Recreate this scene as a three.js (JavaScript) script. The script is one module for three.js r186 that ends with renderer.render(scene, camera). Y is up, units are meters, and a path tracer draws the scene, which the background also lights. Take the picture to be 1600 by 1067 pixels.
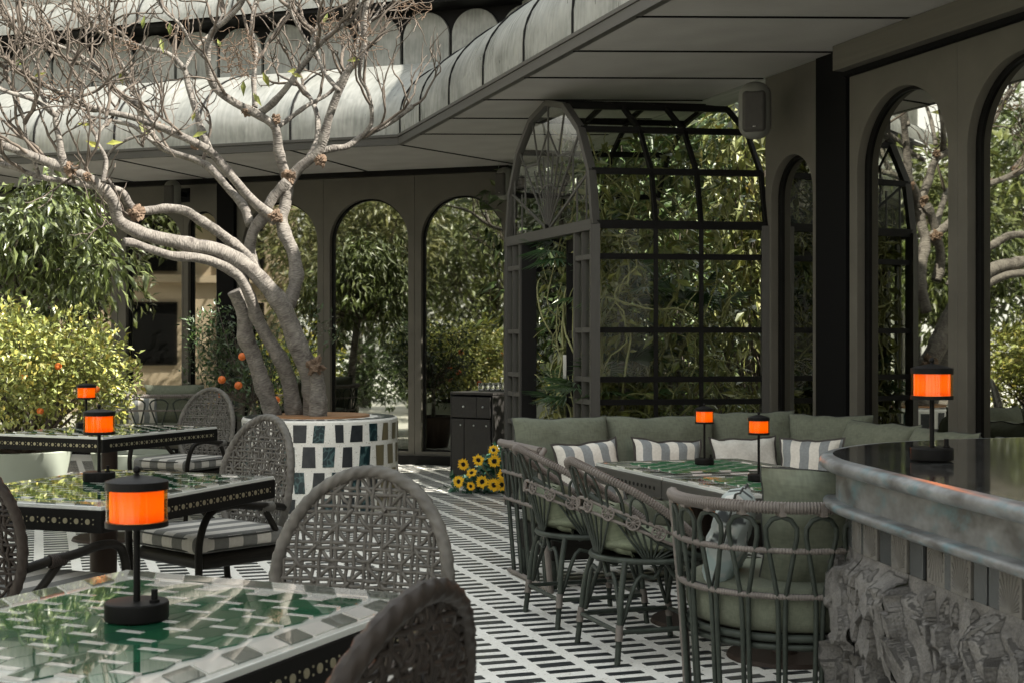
import * as THREE from 'three';
import { mergeGeometries, toCreasedNormals } from 'three/addons/utils/BufferGeometryUtils.js';
import { RoundedBoxGeometry } from 'three/addons/geometries/RoundedBoxGeometry.js';
import { ImprovedNoise } from 'three/addons/math/ImprovedNoise.js';

// ------------------------------------------------------------------ camera, sky, sun, exposure
const scene = new THREE.Scene();
const camera = new THREE.PerspectiveCamera(27.87, 1600 / 1067, 0.1, 400);
camera.position.set(0, 1.35, 0);
camera.lookAt(0, 1.35, -10);
camera.focus = 8.2; camera.userData.fStop = 11;
scene.add(camera);
const SUN_AZ = [0.93, 0.36], SUN_EL = 0.80;          // towards the sun: x, z (behind the camera) and elevation
const renderer = new THREE.WebGLRenderer({ antialias: true });
renderer.toneMapping = THREE.LinearToneMapping;
renderer.toneMappingExposure = 4.9;
renderer.shadowMap.enabled = true;
{
  const w = 256, h = 128, data = new Float32Array(w * h * 4);
  const s = new THREE.Vector3(SUN_AZ[0], 0, SUN_AZ[1]).normalize().multiplyScalar(Math.cos(SUN_EL)); s.y = Math.sin(SUN_EL);
  for (let j = 0; j < h; j++) for (let i = 0; i < w; i++) {
    const el = ((j + 0.5) / h - 0.5) * Math.PI, az = ((i + 0.5) / w - 0.5) * 2 * Math.PI;
    const v = new THREE.Vector3(Math.cos(el) * Math.cos(az), Math.sin(el), Math.cos(el) * Math.sin(az));
    const t = Math.max(0, v.y), g = Math.pow(Math.max(0, v.dot(s)), 6) * 0.45;
    const k = 4 * (j * w + i), m = Math.pow(1 - t, 2.2);
    data[k] = 0.42 + 0.42 * m + g; data[k + 1] = 0.45 + 0.37 * m + g * 0.95; data[k + 2] = 0.47 + 0.27 * m + g * 0.82; data[k + 3] = 1;
    for (let n = 0; n < 3; n++) data[k + n] *= 0.75;
    if (v.y < 0) { data[k] *= 0.4; data[k + 1] *= 0.4; data[k + 2] *= 0.38; }
  }
  const t = new THREE.DataTexture(data, w, h, THREE.RGBAFormat, THREE.FloatType);
  t.mapping = THREE.EquirectangularReflectionMapping; t.magFilter = THREE.LinearFilter; t.minFilter = THREE.LinearFilter; t.wrapS = THREE.RepeatWrapping; t.needsUpdate = true;
  scene.background = t; scene.environment = t;
  scene.backgroundIntensity = 1.0; scene.environmentIntensity = 1.0;
  const sun = new THREE.DirectionalLight(new THREE.Color(1, 0.945, 0.86), 3.7);
  sun.position.copy(s).multiplyScalar(40).add(new THREE.Vector3(-2, 0, -9)); sun.target.position.set(-2, 0, -9);
  sun.castShadow = true; sun.shadow.mapSize.set(4096, 4096);
  Object.assign(sun.shadow.camera, { left: -18, right: 18, top: 18, bottom: -18, near: 1, far: 90 });
  scene.add(sun, sun.target);
}

// ------------------------------------------------------------------ helpers
const V = (x, y, z) => new THREE.Vector3(x, y, z);
const F = 2150, EYE = 1.35;
const P = (px, py, d) => V((px - 800) / F * d, EYE - (py - 533.5) / F * d, -d);        // a point at depth d
const CB = Math.cos(0.3316), SB = Math.sin(0.3316);
const W = (u, v, y = 0) => V(u * CB - v * SB, y, -(u * SB + v * CB));                  // building frame: u towards the glazed wall, v along it
const RB = 0.3316;                                                                     // turn of that frame
function rng(seed) { let a = seed >>> 0; return () => { a = (a + 0x6d2b79f5) >>> 0; let t = Math.imul(a ^ (a >>> 15), 1 | a); t = (t + Math.imul(t ^ (t >>> 7), 61 | t)) ^ t; return ((t ^ (t >>> 14)) >>> 0) / 4294967296; }; }
const R0 = rng(7);
const NZ = new ImprovedNoise();
const nz = (x, y = 0, z = 0) => NZ.noise(x, y, z);
const fbm = (x, y, z = 0, o = 4) => { let s = 0, a = 0.5; for (let i = 0; i < o; i++) { s += a * nz(x, y, z + i * 7.3); x *= 2.03; y *= 2.03; z *= 2.03; a *= 0.5; } return s; };
const C = (r, g, b) => new THREE.Color().setRGB(r, g, b);

const taken = {};
function numbered(n) { const k = taken[n] || 0; taken[n] = k + 1; return k ? n + '_' + String(k).padStart(3, '0') : n; }
function shade(o) { o.castShadow = true; o.receiveShadow = true; return o; }
function tag(o, label, category, group) { o.userData = { label, category }; if (group) o.userData.group = group; return o; }
function thing(name, label, category, pos = V(0, 0, 0), turn = 0, group) {
  const o = new THREE.Group(); o.name = numbered(name); o.position.copy(pos); o.rotation.y = turn; scene.add(o);
  return tag(o, label, category, group);
}
function mesh(name, geo, mat, parent) {
  const m = shade(new THREE.Mesh(Array.isArray(geo) ? merge(geo) : geo, mat));
  m.name = parent ? name : numbered(name); (parent || scene).add(m); return m;
}
function struct(name, geo, mat) { const m = mesh(name, geo, mat); m.userData.kind = 'structure'; return m; }
function copy(o, label) { const c = o.clone(); c.name = numbered(o.name.replace(/_\d{3}$/, '')); scene.add(c); c.userData = { ...o.userData }; if (label) c.userData.label = label; return c; }
function stuff(m) { m.userData.kind = 'stuff'; return m; }
function plain(g) {
  if (g.index) g = g.toNonIndexed();
  for (const k of Object.keys(g.attributes)) if (!['position', 'normal', 'uv'].includes(k)) g.deleteAttribute(k);
  if (!g.attributes.normal) g.computeVertexNormals();
  if (!g.attributes.uv) g.setAttribute('uv', new THREE.BufferAttribute(new Float32Array(g.attributes.position.count * 2), 2));
  g.morphAttributes = {}; return g;
}
function merge(list) { return list.length === 1 ? list[0] : mergeGeometries(list.map(plain)); }
function cubeUV(g, s = 1, ox = 0) {                                                     // uv in metres, by the face's main axis
  g = plain(g); const p = g.attributes.position, n = g.attributes.normal, uv = g.attributes.uv;
  for (let i = 0; i < p.count; i++) {
    const a = Math.abs(n.getX(i)), b = Math.abs(n.getY(i)), c = Math.abs(n.getZ(i));
    if (b >= a && b >= c) uv.setXY(i, p.getX(i) * s + ox, p.getZ(i) * s + ox);
    else if (a >= c) uv.setXY(i, p.getZ(i) * s + ox, p.getY(i) * s + ox);
    else uv.setXY(i, p.getX(i) * s + ox, p.getY(i) * s + ox);
  }
  return g;
}
function box(w, h, d, x = 0, y = 0, z = 0, bevel = 0) {
  const g = bevel ? new RoundedBoxGeometry(w, h, d, 2, bevel) : new THREE.BoxGeometry(w, h, d);
  return g.translate(x, y, z);
}
function beam(a, b, w, h, up = V(0, 1, 0)) {                                            // box from a to b, w across, h along up
  const dir = b.clone().sub(a), L = dir.length(); dir.normalize();
  const side = dir.clone().cross(up); if (side.lengthSq() < 1e-6) side.set(1, 0, 0); side.normalize();
  const u2 = side.clone().cross(dir).normalize();
  const g = new THREE.BoxGeometry(w, h, L);
  g.applyMatrix4(new THREE.Matrix4().makeBasis(side, u2, dir.clone().negate()));
  const c = a.clone().add(b).multiplyScalar(0.5); return g.translate(c.x, c.y, c.z);
}
function smooth(pts, n, closed = false) { return new THREE.CatmullRomCurve3(pts, closed, 'centripetal').getSpacedPoints(n); }
function sweep(pts, rf, radial = 6, closed = false, cap = true) {                       // round rod through pts; rf number or f(t, angle)
  const n = pts.length, rr = typeof rf === 'function' ? rf : () => rf;
  const pos = [], nor = [], uv = [], idx = []; let N = null, len = 0;
  for (let i = 0; i < n; i++) {
    const a = pts[closed ? (i - 1 + n) % n : Math.max(0, i - 1)], b = pts[closed ? (i + 1) % n : Math.min(n - 1, i + 1)];
    const T = b.clone().sub(a).normalize();
    if (!N) { N = Math.abs(T.y) < 0.9 ? V(0, 1, 0) : V(1, 0, 0); }
    N = N.clone().sub(T.clone().multiplyScalar(N.dot(T))).normalize(); const B = T.clone().cross(N);
    if (i) len += pts[i].distanceTo(pts[i - 1]);
    for (let j = 0; j <= radial; j++) {
      const an = j / radial * Math.PI * 2, r = rr(i / (closed ? n : n - 1), an), c = Math.cos(an), s = Math.sin(an);
      const dx = N.x * c + B.x * s, dy = N.y * c + B.y * s, dz = N.z * c + B.z * s;
      pos.push(pts[i].x + dx * r, pts[i].y + dy * r, pts[i].z + dz * r); nor.push(dx, dy, dz); uv.push(an * r, len);
    }
  }
  const S = radial + 1, m = closed ? n : n - 1;
  for (let i = 0; i < m; i++) for (let j = 0; j < radial; j++) {
    const a = i * S + j, b = ((i + 1) % n) * S + j; idx.push(a, a + 1, b, b, a + 1, b + 1);
  }
  if (!closed && cap) for (const e of [0, n - 1]) {
    const k = pos.length / 3, T = pts[e].clone().sub(pts[e ? e - 1 : 1]).normalize();
    pos.push(pts[e].x, pts[e].y, pts[e].z); nor.push(T.x, T.y, T.z); uv.push(0, 0);
    for (let j = 0; j < radial; j++) e ? idx.push(k, e * S + j, e * S + j + 1) : idx.push(k, j + 1, j);
  }
  const g = new THREE.BufferGeometry();
  g.setAttribute('position', new THREE.Float32BufferAttribute(pos, 3)); g.setAttribute('normal', new THREE.Float32BufferAttribute(nor, 3)); g.setAttribute('uv', new THREE.Float32BufferAttribute(uv, 2));
  g.setIndex(idx); if (typeof rf === 'function' && rf.length > 1) g.computeVertexNormals();
  return g;
}
const rod = (a, b, r, radial = 6) => sweep([a, b], r, radial);
function grid(nu, nv, f, uvf) {                                                         // surface f(u, v) -> Vector3
  const pos = [], uv = [], idx = [];
  for (let j = 0; j <= nv; j++) for (let i = 0; i <= nu; i++) {
    const p = f(i / nu, j / nv); pos.push(p.x, p.y, p.z); const q = uvf ? uvf(i / nu, j / nv) : [i / nu, j / nv]; uv.push(q[0], q[1]);
  }
  for (let j = 0; j < nv; j++) for (let i = 0; i < nu; i++) { const a = j * (nu + 1) + i, b = a + nu + 1; idx.push(a, a + 1, b, b, a + 1, b + 1); }
  const g = new THREE.BufferGeometry(); g.setAttribute('position', new THREE.Float32BufferAttribute(pos, 3)); g.setAttribute('uv', new THREE.Float32BufferAttribute(uv, 2)); g.setIndex(idx); g.computeVertexNormals(); return g;
}
function plate(pts2, h, y = 0, holes) {                                                 // flat polygon [x, z] given thickness upward from y
  const s = new THREE.Shape(pts2.map(([x, z]) => new THREE.Vector2(x, -z)));
  if (holes) s.holes.push(...holes);
  return new THREE.ExtrudeGeometry(s, { depth: h, bevelEnabled: false, curveSegments: 32 }).rotateX(-Math.PI / 2).translate(0, y, 0);
}

// ------------------------------------------------------------------ textures and materials
function tex(size, f, { srgb = true, rep = 1, wrap = true } = {}) {
  const d = new Uint8Array(size * size * 4);
  for (let j = 0; j < size; j++) for (let i = 0; i < size; i++) {
    const c = f(i / size, j / size), k = 4 * (j * size + i);
    const q = Array.isArray(c) ? c : [c, c, c];
    for (let n = 0; n < 3; n++) { let v = Math.min(1, Math.max(0, q[n])); if (srgb) v = v <= 0.0031308 ? v * 12.92 : 1.055 * Math.pow(v, 1 / 2.4) - 0.055; d[k + n] = Math.round(v * 255); }
    d[k + 3] = 255;
  }
  const t = new THREE.DataTexture(d, size, size, THREE.RGBAFormat); t.wrapS = t.wrapT = THREE.RepeatWrapping; t.magFilter = THREE.LinearFilter; t.minFilter = THREE.LinearMipmapLinearFilter; t.generateMipmaps = true;
  if (srgb) t.colorSpace = THREE.SRGBColorSpace; t.repeat.set(rep, rep); t.needsUpdate = true; return t;
}
const per = (x, y, p, z = 0) => {                                                       // noise that repeats with period p
  const w = (t) => t * t * (3 - 2 * t), u = x - Math.floor(x), v = y - Math.floor(y); const a = u * p, b = v * p;
  const n = (i, j) => nz(a - i * p, b - j * p, z), wu = w(u), wv = w(v);
  return (n(0, 0) * (1 - wu) + n(1, 0) * wu) * (1 - wv) + (n(0, 1) * (1 - wu) + n(1, 1) * wu) * wv;
};
const cloudy = (x, y, p, z = 0) => per(x, y, p, z) * 0.5 + per(x, y, p * 2.1, z + 3) * 0.28 + per(x, y, p * 4.3, z + 9) * 0.16 + per(x, y, p * 9.1, z + 5) * 0.1;
const rt = rng(99);
const mixc = (a, b, t) => a.map((v, i) => v + (b[i] - v) * t);
const clamp = (v, a = 0, b = 1) => Math.min(b, Math.max(a, v));

const T = {};
T.mottle = tex(256, (x, y) => 0.86 + 0.28 * cloudy(x, y, 5));                            // slight unevenness, multiplies
T.mottleBump = tex(256, (x, y) => 0.5 + 0.5 * cloudy(x, y, 9, 4), { srgb: false });
T.rough = tex(256, (x, y) => 0.62 + 0.5 * cloudy(x, y, 6, 2), { srgb: false });
{
  const sp = []; for (let i = 0; i < 2600; i++) sp.push([rt(), rt(), 0.0016 + 0.004 * rt() * rt(), rt()]);
  const cell = new Map(); for (const s of sp) { const k = Math.floor(s[0] * 32) + 32 * Math.floor(s[1] * 32); if (!cell.has(k)) cell.set(k, []); cell.get(k).push(s); }
  T.terrazzo = tex(512, (x, y) => {
    let c = mixc([0.70, 0.685, 0.63], [0.60, 0.585, 0.53], clamp(0.5 + 1.3 * cloudy(x, y, 3, 8)));
    const ci = Math.floor(x * 32), cj = Math.floor(y * 32);
    for (let a = -1; a <= 1; a++) for (let b = -1; b <= 1; b++) for (const s of cell.get(((ci + a + 32) % 32) + 32 * ((cj + b + 32) % 32)) || []) {
      let dx = Math.abs(x - s[0]), dy = Math.abs(y - s[1]); dx = Math.min(dx, 1 - dx); dy = Math.min(dy, 1 - dy);
      if (dx * dx + dy * dy * 1.6 < s[2] * s[2]) c = s[3] < 0.3 ? [0.30, 0.29, 0.26] : s[3] < 0.55 ? [0.42, 0.37, 0.30] : [0.80, 0.79, 0.75];
    }
    return c;
  });
}
T.zinc = tex(512, (x, y) => {                                                            // weathered metal sheet with runs along v
  const run = per(x, y * 0.12, 46, 1) * 0.5 + per(x, y * 0.2, 100, 5) * 0.25, cl = cloudy(x, y, 4, 6);
  const t = clamp(0.5 + 0.75 * run + 1.15 * cl); return mixc([0.125, 0.13, 0.115], [0.29, 0.29, 0.265], t);
});
T.zincRough = tex(256, (x, y) => 0.50 + 0.35 * per(x, y * 0.15, 40, 1) + 0.4 * cloudy(x, y, 5, 6), { srgb: false });
T.soffit = tex(256, (x, y) => { const t = 0.5 + 0.5 * per(x * 1, y, 5, 2) + 0.22 * nz(x * 20, y * 170, 3) + 0.12 * nz(x * 60, y * 300, 9); return mixc([0.23, 0.22, 0.205], [0.31, 0.30, 0.28], clamp(t)); });
T.weave = tex(128, (x, y) => { const a = Math.sin(x * Math.PI * 2 * 24), b = Math.sin(y * Math.PI * 2 * 24); return 0.5 + 0.25 * Math.max(a * (b > 0 ? 1 : 0.3), b * (a > 0 ? 0.3 : 1)) + 0.2 * nz(x * 60, y * 60); }, { srgb: false });
T.fabric = tex(256, (x, y) => 0.84 + 0.3 * cloudy(x, y, 6, 1) + 0.16 * nz(x * 128, y * 30, 2) + 0.16 * nz(x * 30, y * 128, 6));
T.bark = tex(256, (x, y) => mixc([0.05, 0.042, 0.036], [0.195, 0.178, 0.154], clamp(0.55 + 1.5 * cloudy(x, y, 6, 2) + 0.45 * nz(x * 20, y * 60, 3))));
T.barkBump = tex(256, (x, y) => 0.5 + 0.6 * cloudy(x, y, 10, 3) + 0.3 * nz(x * 16, y * 90, 8), { srgb: false });
T.marble = tex(256, (x, y) => { const v = Math.abs(per(x, y, 5, 1) + 0.5 * per(x, y, 11, 4)); return mixc([0.06, 0.11, 0.11], [0.006, 0.02, 0.024], clamp(v * 11)); });
T.slate = tex(256, (x, y) => mixc([0.009, 0.012, 0.015], [0.03, 0.033, 0.034], clamp(0.4 + 1.6 * cloudy(x, y, 8, 3))));
T.stone = tex(512, (x, y) => mixc([0.058, 0.054, 0.05], [0.15, 0.142, 0.13], clamp(0.5 + 1.5 * cloudy(x, y, 6, 7) + 0.45 * nz(x * 90, y * 90, 2))));
T.stoneBump = tex(512, (x, y) => 0.5 + 0.5 * cloudy(x, y, 16, 2) + 0.25 * nz(x * 120, y * 120, 5), { srgb: false });
T.patina = tex(512, (x, y) => {
  const a = clamp(0.5 + 1.7 * cloudy(x, y, 6, 2)), b = clamp(-0.1 + 2.6 * cloudy(x, y, 9, 11));
  return mixc(mixc([0.085, 0.082, 0.078], [0.25, 0.26, 0.26], a), [0.10, 0.18, 0.20], b * 0.9);
});
T.darkstone = tex(512, (x, y) => { const a = cloudy(x, y, 4, 3), v = Math.abs(per(x, y * 0.5, 8, 1) + 0.5 * per(x, y, 17, 6)); return mixc(mixc([0.018, 0.019, 0.018], [0.045, 0.045, 0.042], clamp(0.5 + a * 1.5)), [0.12, 0.12, 0.115], clamp(1 - v * 14) * 0.6); });
T.wood = tex(256, (x, y) => mixc([0.16, 0.075, 0.03], [0.33, 0.18, 0.085], clamp(0.5 + 0.5 * nz(x * 5, y * 60, 2) + 0.3 * nz(x * 14, y * 150, 6))));
T.rattan = tex(128, (x, y) => 0.72 + 0.32 * nz(x * 9, y * 9, 4) + 0.22 * nz(x * 40, y * 40, 2));
T.ash = tex(128, (x, y) => mixc([0.016, 0.015, 0.014], [0.036, 0.034, 0.031], clamp(0.5 + 0.6 * nz(x * 60, y * 5, 1) + 0.3 * nz(x * 120, y * 9, 7))));
const stripes = (c1, c2, n, ph = 0) => tex(256, (x, y) => { const s = ((x * n + ph) % 1 + 1) % 1; const k = 0.9 + 0.2 * nz(x * 80, y * 80, 3) + 0.12 * nz(x * 8, y * 8, 5); return (s < 0.5 ? c1 : c2).map((v) => v * k); });
T.padStripe = stripes([0.43, 0.41, 0.37], [0.135, 0.135, 0.125], 1);
T.pillowStripe = stripes([0.62, 0.59, 0.52], [0.21, 0.225, 0.225], 1);
T.sunny = tex(128, (x, y) => [0.95, 0.55, 0.010].map((v) => v * (0.85 + 0.35 * nz(x * 7, y * 30, 2))));

T.glow = tex(128, (x, y) => { const b = 0.80 + 0.25 * Math.sin(Math.PI * y) + 0.12 * per(x, y, 6, 3) + 0.10 * per(x * 1, 0.3, 14, 7); return [b, b * (0.72 + 0.35 * Math.sin(Math.PI * y) + 0.25 * per(x, y, 4, 9)), b * 0.6]; });
T.floral = tex(128, (x, y) => { const q = cloudy(x, y, 5, 3), w = cloudy(x, y, 7, 8); return q > 0.09 ? [0.44, 0.44, 0.41] : w > 0.08 ? [0.24, 0.29, 0.28] : w < -0.12 ? [0.035, 0.04, 0.04] : [0.30, 0.33, 0.31]; });
const std = (o) => new THREE.MeshStandardMaterial(o);
const phy = (o) => new THREE.MeshPhysicalMaterial(o);
const dull = (o) => new THREE.MeshPhysicalMaterial({ specularIntensity: 0.4, ...o });
const M = {
  floor: std({ map: T.terrazzo, roughness: 0.42 }),
  inlay: std({ map: T.slate, roughness: 0.3 }),
  wall: dull({ color: C(0.092, 0.086, 0.070), map: T.mottle, roughness: 0.62, bumpMap: T.mottleBump, bumpScale: 0.001 }),
  wallDark: dull({ color: C(0.035, 0.034, 0.03), map: T.mottle, roughness: 0.6 }),
  frame: dull({ specularIntensity: 0.16, color: C(0.0075, 0.0072, 0.0066), map: T.mottle, roughness: 0.5 }),
  frameLight: dull({ color: C(0.062, 0.059, 0.052), map: T.mottle, roughness: 0.5 }),
  black: dull({ specularIntensity: 0.16, color: C(0.004, 0.004, 0.004), roughness: 0.7 }),
  zinc: std({ map: T.zinc, roughnessMap: T.zincRough, roughness: 1, metalness: 0.25 }),
  zincPanel: std({ map: T.zinc, roughness: 0.7, metalness: 0.1 }),
  soffit: std({ map: T.soffit, roughness: 0.85 }),
  mirrorFar: std({ color: C(0.33, 0.335, 0.30), metalness: 1, roughness: 0.02 }),
  mirror: std({ color: C(0.41, 0.41, 0.37), metalness: 1, roughness: 0.015 }),
  glass: phy({ color: C(0.90, 0.92, 0.88), transmission: 1, thickness: 0, roughness: 0.005, ior: 1.5, specularIntensity: 0.14 }),
  gableGlass: phy({ color: C(0.92, 0.93, 0.9), transmission: 1, thickness: 0, roughness: 0.01, ior: 2.3 }),
  clear: phy({ color: C(0.96, 0.97, 0.96), transmission: 1, thickness: 0, roughness: 0.02, ior: 1.45 }),
  rattan: std({ color: C(0.185, 0.16, 0.14), map: T.rattan, roughness: 0.68 }),
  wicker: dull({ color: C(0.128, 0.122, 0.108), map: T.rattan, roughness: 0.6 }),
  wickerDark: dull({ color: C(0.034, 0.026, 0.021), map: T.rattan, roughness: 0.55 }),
  cane: dull({ color: C(0.045, 0.054, 0.044), map: T.rattan, roughness: 0.45 }),
  caneDark: dull({ specularIntensity: 0.16, color: C(0.016, 0.0145, 0.012), map: T.rattan, roughness: 0.45 }),
  green: std({ color: C(0.122, 0.133, 0.094), map: T.fabric, roughness: 0.95, bumpMap: T.weave, bumpScale: 0.0006 }),
  greenPale: std({ color: C(0.16, 0.18, 0.118), map: T.fabric, roughness: 0.95, bumpMap: T.weave, bumpScale: 0.0006 }),
  piping: std({ color: C(0.028, 0.03, 0.026), roughness: 0.9 }),
  pillow: std({ map: T.pillowStripe, roughness: 0.95, bumpMap: T.weave, bumpScale: 0.0006 }),
  pillowWhite: std({ color: C(0.62, 0.60, 0.54), map: T.fabric, roughness: 0.95 }),
  fringe: std({ color: C(0.05, 0.045, 0.04), roughness: 0.95 }),
  pad: std({ map: T.padStripe, roughness: 0.95, bumpMap: T.weave, bumpScale: 0.0006 }),
  tileGreen: [0, 1, 2].map((i) => phy({ color: [C(0.010, 0.075, 0.033), C(0.014, 0.09, 0.045), C(0.008, 0.06, 0.03)][i], roughness: 0.05, clearcoat: 1, clearcoatRoughness: 0.015 })),
  tileWhite: phy({ color: C(0.56, 0.555, 0.515), roughness: 0.12, clearcoat: 1, clearcoatRoughness: 0.02, map: T.mottle }),
  tileGrey: phy({ color: C(0.10, 0.115, 0.10), roughness: 0.12, clearcoat: 1, clearcoatRoughness: 0.02, map: T.mottle }),
  tileMatt: phy({ color: C(0.010, 0.085, 0.030), roughness: 0.4, clearcoat: 0.12, clearcoatRoughness: 0.3 }),
  court: std({ color: C(0.03, 0.035, 0.025), map: T.mottle, roughness: 0.95 }),
  shaggy: std({ map: T.floral, roughness: 1 }),
  grout: phy({ color: C(0.44, 0.45, 0.42), roughness: 0.14, clearcoat: 1, clearcoatRoughness: 0.02 }),
  brass: std({ color: C(0.26, 0.235, 0.155), metalness: 0.6, roughness: 0.5 }),
  legBrown: dull({ specularIntensity: 0.16, color: C(0.045, 0.033, 0.026), roughness: 0.5, map: T.mottle }),
  lampBlack: dull({ specularIntensity: 0.16, color: C(0.009, 0.0085, 0.008), roughness: 0.48, map: T.mottle }),
  amber: std({ color: C(0.10, 0.02, 0.001), emissive: C(0.95, 0.19, 0.004), emissiveIntensity: 0.23, emissiveMap: T.glow, roughness: 0.3 }),
  amberGlass: phy({ color: C(0.96, 0.60, 0.20), transmission: 1, thickness: 0, roughness: 0.03, ior: 1.45, specularIntensity: 0.6 }),
  patina: std({ map: T.patina, metalness: 0.45, roughness: 0.46 }),
  darkstone: phy({ map: T.darkstone, roughness: 0.10, clearcoat: 0.6, clearcoatRoughness: 0.05 }),
  stone: std({ map: T.stone, roughness: 0.9, bumpMap: T.stoneBump, bumpScale: 0.006 }),
  fan: std({ color: C(0.135, 0.128, 0.114), map: T.mottle, roughness: 0.55 }),
  tileSmoke: std({ color: C(0.078, 0.083, 0.084), map: T.mottle, roughness: 0.25, metalness: 0.3 }),
  marble: std({ map: T.marble, roughness: 0.28 }),
  slateTile: std({ map: T.slate, roughness: 0.4 }),
  bronzeTile: std({ color: C(0.16, 0.135, 0.075), map: T.mottle, roughness: 0.35 }),
  plaster: std({ color: C(0.56, 0.55, 0.51), map: T.mottle, roughness: 0.75, bumpMap: T.mottleBump, bumpScale: 0.003 }),
  wood: std({ map: T.wood, roughness: 0.5 }),
  bark: std({ map: T.bark, roughness: 0.9, bumpMap: T.barkBump, bumpScale: 0.014 }),
  twig: std({ color: C(0.108, 0.086, 0.066), map: T.rattan, roughness: 0.85 }),
  burl: std({ color: C(0.12, 0.08, 0.052), roughness: 0.95 }),
  leaf: phy({ color: C(1, 1, 1), vertexColors: true, roughness: 0.42, transmission: 0.3, thickness: 0 }),
  pot: std({ color: C(0.30, 0.33, 0.27), map: T.mottle, roughness: 0.7 }),
  soil: std({ color: C(0.10, 0.07, 0.045), roughness: 1, map: T.stone }),
  orange: std({ color: C(0.55, 0.12, 0.012), roughness: 0.5 }),
  vine: std({ color: C(0.22, 0.22, 0.09), map: T.rattan, roughness: 0.8 }),
  ash: dull({ map: T.ash, roughness: 0.5 }),
  steel: std({ color: C(0.5, 0.5, 0.48), metalness: 1, roughness: 0.3 }),
  petal: std({ map: T.sunny, roughness: 0.7, side: THREE.DoubleSide }),
  disk: std({ color: C(0.06, 0.03, 0.012), map: T.stone, roughness: 1 }),
  grille: dull({ color: C(0.05, 0.047, 0.042), map: T.mottle, roughness: 0.8 }),
  speaker: dull({ color: C(0.12, 0.12, 0.105), roughness: 0.6 }),
  beige: std({ color: C(0.50, 0.40, 0.29), map: T.mottle, roughness: 0.85 }),
  orangePaint: std({ color: C(0.6, 0.12, 0.04), roughness: 0.7 }),
  greenAwning: std({ color: C(0.10, 0.26, 0.09), roughness: 0.8 }),
};
function scaleUV(g, su, sv, ou = 0, ov = 0) { const a = g.attributes.uv; for (let i = 0; i < a.count; i++) a.setXY(i, a.getX(i) * su + ou, a.getY(i) * sv + ov); return g; }

// many small leaves joined; spots: [Vector3, direction, size, colour]
function leafGeo(spots, { wide = 0.42, fold = 0.25, droop = 0.3 } = {}) {
  const n = spots.length, pos = new Float32Array(n * 18 * 2), col = new Float32Array(n * 18 * 2); let k = 0;
  const put = (v, c) => { pos[k] = v.x; pos[k + 1] = v.y; pos[k + 2] = v.z; col[k] = c[0]; col[k + 1] = c[1]; col[k + 2] = c[2]; k += 3; };
  for (const [p, dir, size, c, up] of spots) {
    const d = dir.clone().normalize(), s = d.clone().cross(up || V(0, 1, 0)); if (s.lengthSq() < 1e-5) s.set(1, 0, 0); s.normalize();
    const nn = s.clone().cross(d).normalize(), w = size * wide * 0.5;
    const mid = p.clone().addScaledVector(d, size * 0.45).addScaledVector(nn, -size * 0.02);
    const tip = p.clone().addScaledVector(d, size).addScaledVector(nn, -size * droop * 0.5);
    const l = p.clone().addScaledVector(d, size * 0.42).addScaledVector(s, w).addScaledVector(nn, w * fold);
    const r = p.clone().addScaledVector(d, size * 0.42).addScaledVector(s, -w).addScaledVector(nn, w * fold);
    put(p, c); put(l, c); put(mid, c); put(p, c); put(mid, c); put(r, c); put(l, c); put(tip, c); put(mid, c); put(mid, c); put(tip, c); put(r, c);
  }
  const g = new THREE.BufferGeometry(); g.setAttribute('position', new THREE.BufferAttribute(pos.slice(0, k), 3)); g.setAttribute('color', new THREE.BufferAttribute(col.slice(0, k), 3)); g.computeVertexNormals(); return g;
}
const vary = (r, c, a = 0.3, y = 0) => { const k = 1 - a + 2 * a * r(), w = y * r(); return [c[0] * k * (1 + w), c[1] * k * (1 + 0.4 * w), c[2] * k]; };
const rdir = (r) => { const z = 2 * r() - 1, a = r() * 6.283, s = Math.sqrt(1 - z * z); return V(s * Math.cos(a), z, s * Math.sin(a)); };

// soft cushion standing in its own x-y plane
function cushion(w, h, t, seed = 0, corner = 0.06, n = 18) {
  const f = (sgn) => (u, v) => {
    const a = u * 2 - 1, b = v * 2 - 1, m = Math.pow(Math.max(0, (1 - Math.pow(Math.abs(a), 3.2)) * (1 - Math.pow(Math.abs(b), 3.2))), 0.42);
    const pin = 1 - corner * (1 - a * a) * Math.pow(Math.abs(b), 2), pin2 = 1 - corner * (1 - b * b) * a * a;
    const wr = m * 0.016 * (nz(a * 1.8 + seed, b * 1.8, seed * 3) + 0.45 * nz(a * 5 + seed, b * 4, 4 + seed) + 0.5 * (0.3 - Math.abs(nz(a * 3.1 + b * 2 + seed, b * 2.3 - a, seed))));
    const x = a * w / 2 * pin2, y = b * h / 2 * pin;
    return V(x + 0.012 * nz(b * 2, seed), y + 0.016 * nz(a * 2.1, seed + 9) * (b > 0 ? 1 : 0.2), sgn * (t / 2 * m + wr + 0.004));
  };
  const uvf = (u, v) => [u * w, v * h];
  const g1 = grid(n, n, f(1), uvf), g2 = grid(n, n, f(-1), uvf); const ix = g2.index.array; for (let i = 0; i < ix.length; i += 3) { const q = ix[i]; ix[i] = ix[i + 1]; ix[i + 1] = q; } g2.computeVertexNormals();
  const ring = []; for (let i = 0; i < n * 4; i++) { const s = Math.floor(i / n), q = (i % n) / n; const [u, v] = [[q, 0], [1, q], [1 - q, 1], [0, 1 - q]][s]; const p = f(1)(u, v); p.z = 0; ring.push(p); }
  return { body: merge([g1, g2]), ring };
}

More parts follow.
